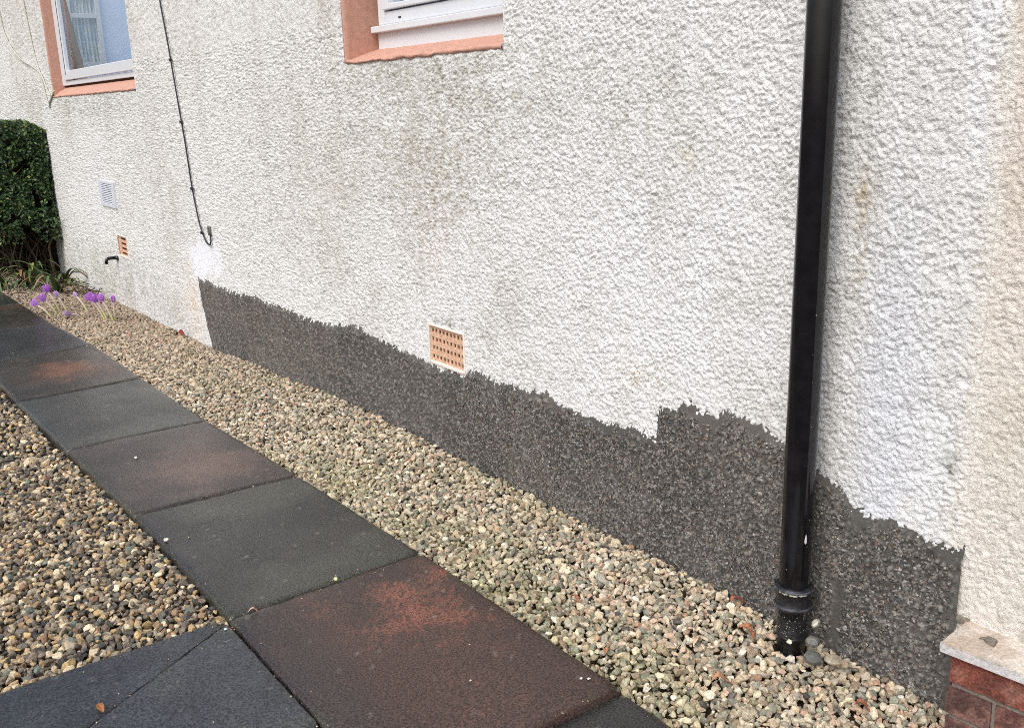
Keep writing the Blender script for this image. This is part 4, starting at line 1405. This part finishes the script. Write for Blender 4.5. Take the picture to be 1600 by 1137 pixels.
# one low spray reaching along the wall
m = 60
x = np.concatenate([x, rs.normal(-9.66, 0.06, m)]); y = np.concatenate([y, rs.uniform(-0.16, -0.02, m)]); z = np.concatenate([z, 0.46 - (y[-m:] + 0.16) * 0.7 + rs.normal(0, 0.03, m)])
n = len(x)
lc = np.array([lin(64, 90, 54), lin(48, 70, 45), lin(82, 108, 60), lin(104, 128, 70), lin(134, 138, 76)])
V, F, Cc = leaves(n, x, y, z, (0.025, 0.044), lc, [0.36, 0.32, 0.2, 0.09, 0.03], np.array([0.4, -0.2, 0.3]))
fo = mesh_np("foliage", V, F, M_LEAF, hd, col=Cc, smooth=False)
fo["kind"] = "stuff"
# woody core: many branching stems
b = MB()
for k in range(130):
    by = rs.uniform(-1.0, -0.08)
    bx = rs.uniform(-10.4, -9.72)
    p = [(bx, by, -0.16)]
    hgt = rs.uniform(0.5, 1.2)
    for j in range(1, 6):
        p.append((bx + rs.normal(0, 0.02) * j, by + rs.normal(0, 0.028) * j, -0.16 + hgt * j / 5))
    b.tube(p, rs.uniform(0.004, 0.011), 5, taper=[1, 0.9, 0.8, 0.65, 0.5, 0.3])
st = b.build("stems", M_TWIG, hd, smooth=True)
st["kind"] = "stuff"
# solid boxes added to block daylight; dark brown stands for the hedge's inner shade
U, Vv = np.meshgrid(np.linspace(0, 1, 40), np.linspace(0, 1, 28), indexing="ij")
b = MB()
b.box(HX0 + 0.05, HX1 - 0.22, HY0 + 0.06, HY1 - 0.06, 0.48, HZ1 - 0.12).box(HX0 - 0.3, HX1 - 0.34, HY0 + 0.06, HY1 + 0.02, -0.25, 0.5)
inner = b.build("added_core", mat("core_shade_brown", base=tuple(lin(58, 48, 36)), rough=0.95, spec=0.1, speck=0.4, speck_scale=30, bump=1.0, bump_scale=40, bump_dist=0.03), hd)
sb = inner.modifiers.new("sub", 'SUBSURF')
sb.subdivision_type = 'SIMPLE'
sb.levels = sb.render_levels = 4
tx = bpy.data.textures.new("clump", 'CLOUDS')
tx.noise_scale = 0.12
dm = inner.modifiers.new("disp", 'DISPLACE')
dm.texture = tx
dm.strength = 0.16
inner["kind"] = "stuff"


# ------------------------------------------------------------------ strap-leaved plants at the foot of the hedge
def strap_plant(label, x, y, blades, seed):
    rs2 = np.random.RandomState(seed)
    e = empty("strap_leaf_plant", label, "plant", "strap-leaved plants under the hedge", loc=(x, y, gz1(x, y)))
    for k in range(blades):
        a = rs2.uniform(-1.9, 0.9)
        L = rs2.uniform(0.24, 0.46)
        w = rs2.uniform(0.010, 0.018)
        rise, droop = rs2.uniform(0.7, 1.5), rs2.uniform(0.9, 1.8)
        n = 10
        V = []
        dirv = np.array([math.cos(a), math.sin(a), 0])
        sdv = np.array([-math.sin(a), math.cos(a), 0])
        off = np.array([rs2.normal(0, 0.03), rs2.normal(0, 0.03), 0])
        for i in range(n):
            t = i / (n - 1)
            r = L * (0.75 * t)
            zc = L * (rise * t - droop * t * t * 0.85)
            ww = w * (1 - t ** 3) + 0.001
            c0 = off + dirv * r + np.array([0, 0, max(zc, 0.005 - 0.02 * t)])
            V += [c0 - sdv * ww + np.array([0, 0, ww * 0.5]), c0, c0 + sdv * ww + np.array([0, 0, ww * 0.5])]
        ii = np.arange(n * 3).reshape(n, 3)
        fa = np.stack([ii[:-1, :-1], ii[1:, :-1], ii[1:, 1:], ii[:-1, 1:]], -1).reshape(-1, 4)
        dead = rs2.rand() < 0.3
        colr = lin(122, 98, 68) if dead else (lin(78, 98, 58) if rs2.rand() < 0.8 else lin(132, 138, 80))
        mesh_np("leaf", np.array(V), fa, M_STRAP, e, col=np.ones((n * 3, 3)) * colr * rs2.uniform(0.7, 1.15))
    return e


strap_plant("arching green strap-leaved plant at the hedge foot, nearest the wall", -8.35, -0.36, 11, 1)
strap_plant("tangle of green and brown strap leaves at the hedge foot, behind the crocuses", -8.62, -0.52, 14, 2)
strap_plant("low strap-leaved plant at the hedge foot, beside the end of the path", -8.72, -0.72, 13, 3)
strap_plant("broad clump of strap leaves directly against the hedge stems", -9.3, -0.42, 18, 5)
strap_plant("brown withered strap-leaved plant in the corner of hedge and wall", -9.1, -0.16, 10, 4)
b = MB()
for k in range(110):
    x, y = rs.uniform(-9.7, -8.2), rs.uniform(-0.75, -0.04)
    z = gz1(x, y) + 0.012
    a = rs.rand() * 6.28
    L = rs.uniform(0.08, 0.25)
    b.tube([(x, y, z), (x + math.cos(a) * L / 2, y + math.sin(a) * L / 2, z + rs.uniform(0.01, 0.06)), (x + math.cos(a) * L, y + math.sin(a) * L, z)], 0.0035, 4)
o = b.build("leaf_litter", M_TWIG, None, smooth=True)
props(o, "brown withered stalks and litter under the hedge", kind="stuff")


# ------------------------------------------------------------------ autumn crocuses
def crocus(label, x, y, hgt, lean, la, size, opened, tone, seed):
    rs2 = np.random.RandomState(seed)
    e = empty("crocus", label, "flower", "lilac crocuses by the path", loc=(x, y, gz1(x, y)))
    tip = np.array([math.cos(la) * lean, math.sin(la) * lean, hgt])
    pts = [tuple(tip * t + np.array([0, 0, 0.012 * math.sin(t * math.pi)])) for t in (0, 0.25, 0.5, 0.75, 1.0)]
    m_ = MB().tube(pts, 0.0075, 8, taper=[1.0, 0.9, 0.85, 0.8, 0.9])
    V = np.array(m_.v)
    t = np.clip(V[:, 2] / hgt, 0, 1)[:, None]
    quads = np.array([f for f in m_.f if len(f) == 4])
    mesh_np("stem", V, quads, M_CSTEM, e, col=lin(178, 178, 104) * (1 - t) + lin(206, 186, 190) * t)
    V, F = [], []
    axis_ = tip / np.linalg.norm(tip)
    s1 = np.cross(axis_, [0, 0.3, 1.0]); s1 /= np.linalg.norm(s1)
    s2 = np.cross(axis_, s1)
    cols = []
    for k in range(6):
        a = k * math.pi / 3 + rs2.uniform(-0.1, 0.1)
        rdir = s1 * math.cos(a) + s2 * math.sin(a)
        tdir = -s1 * math.sin(a) + s2 * math.cos(a)
        o_ = opened * (1.0 if k % 2 else 0.85) * rs2.uniform(0.85, 1.15)
        n0 = len(V)
        for i in range(7):
            tt = i / 6
            rad = size * (0.08 + o_ * 0.62 * tt ** 0.9)
            w = size * 0.28 * math.sin(math.pi * min(0.06 + tt * 0.92, 0.985)) ** 1.1
            c0 = tip + axis_ * size * tt * 1.0 + rdir * rad
            V += [c0 - tdir * w - rdir * w * 0.25 * -1, c0, c0 + tdir * w - rdir * w * 0.25 * -1]
            cols += [tone * (0.75 + 0.35 * tt) if tt > 0.15 else lin(214, 196, 214)] * 3
        for i in range(6):
            for j in range(2):
                p = n0 + i * 3 + j
                F.append((p, p + 3, p + 4, p + 1))
    mesh_np("flower_head", np.array(V), np.array(F), M_PETAL, e, col=np.array(cols))
    return e


LIL, PUR, PAL = lin(194, 136, 216), lin(180, 112, 208), lin(198, 170, 206)
crocus("lilac crocus leaning furthest towards the path, lowest flower of the clump", -7.20, -0.640, 0.075, 0.075, -2.2, 0.058, 0.55, LIL, 1)
crocus("open lilac crocus in the middle of the clump beside the path", -7.24, -0.590, 0.095, 0.06, -2.0, 0.062, 0.55, LIL, 2)
crocus("tallest lilac crocus of the clump beside the path", -7.32, -0.555, 0.135, 0.06, -2.3, 0.062, 0.5, PUR, 3)
crocus("half-closed faded crocus at the wall side of the clump beside the path", -7.24, -0.520, 0.115, 0.045, -1.9, 0.052, 0.25, PAL, 4)
crocus("drooping pale lilac crocus lying over between the two clumps", -7.05, -0.475, 0.03, 0.06, -1.4, 0.055, 0.3, PAL, 5)
crocus("small closed lilac crocus standing behind the gap between the clumps", -7.25, -0.385, 0.11, 0.075, -2.5, 0.045, 0.18, PAL, 6)
crocus("bright purple crocus, path side of the clump near the wall", -6.92, -0.352, 0.13, 0.075, -2.4, 0.066, 0.55, PUR, 7)
crocus("bright purple crocus in the centre of the clump near the wall", -6.90, -0.340, 0.125, 0.055, -2.2, 0.064, 0.5, PUR, 8)
crocus("lilac crocus on the wall side of the clump near the wall", -6.87, -0.310, 0.135, 0.055, -2.3, 0.062, 0.5, LIL, 9)
crocus("single closed crocus bud standing straight, nearest the white wall", -6.89, -0.292, 0.13, 0.006, 0.3, 0.05, 0.12, LIL, 10)
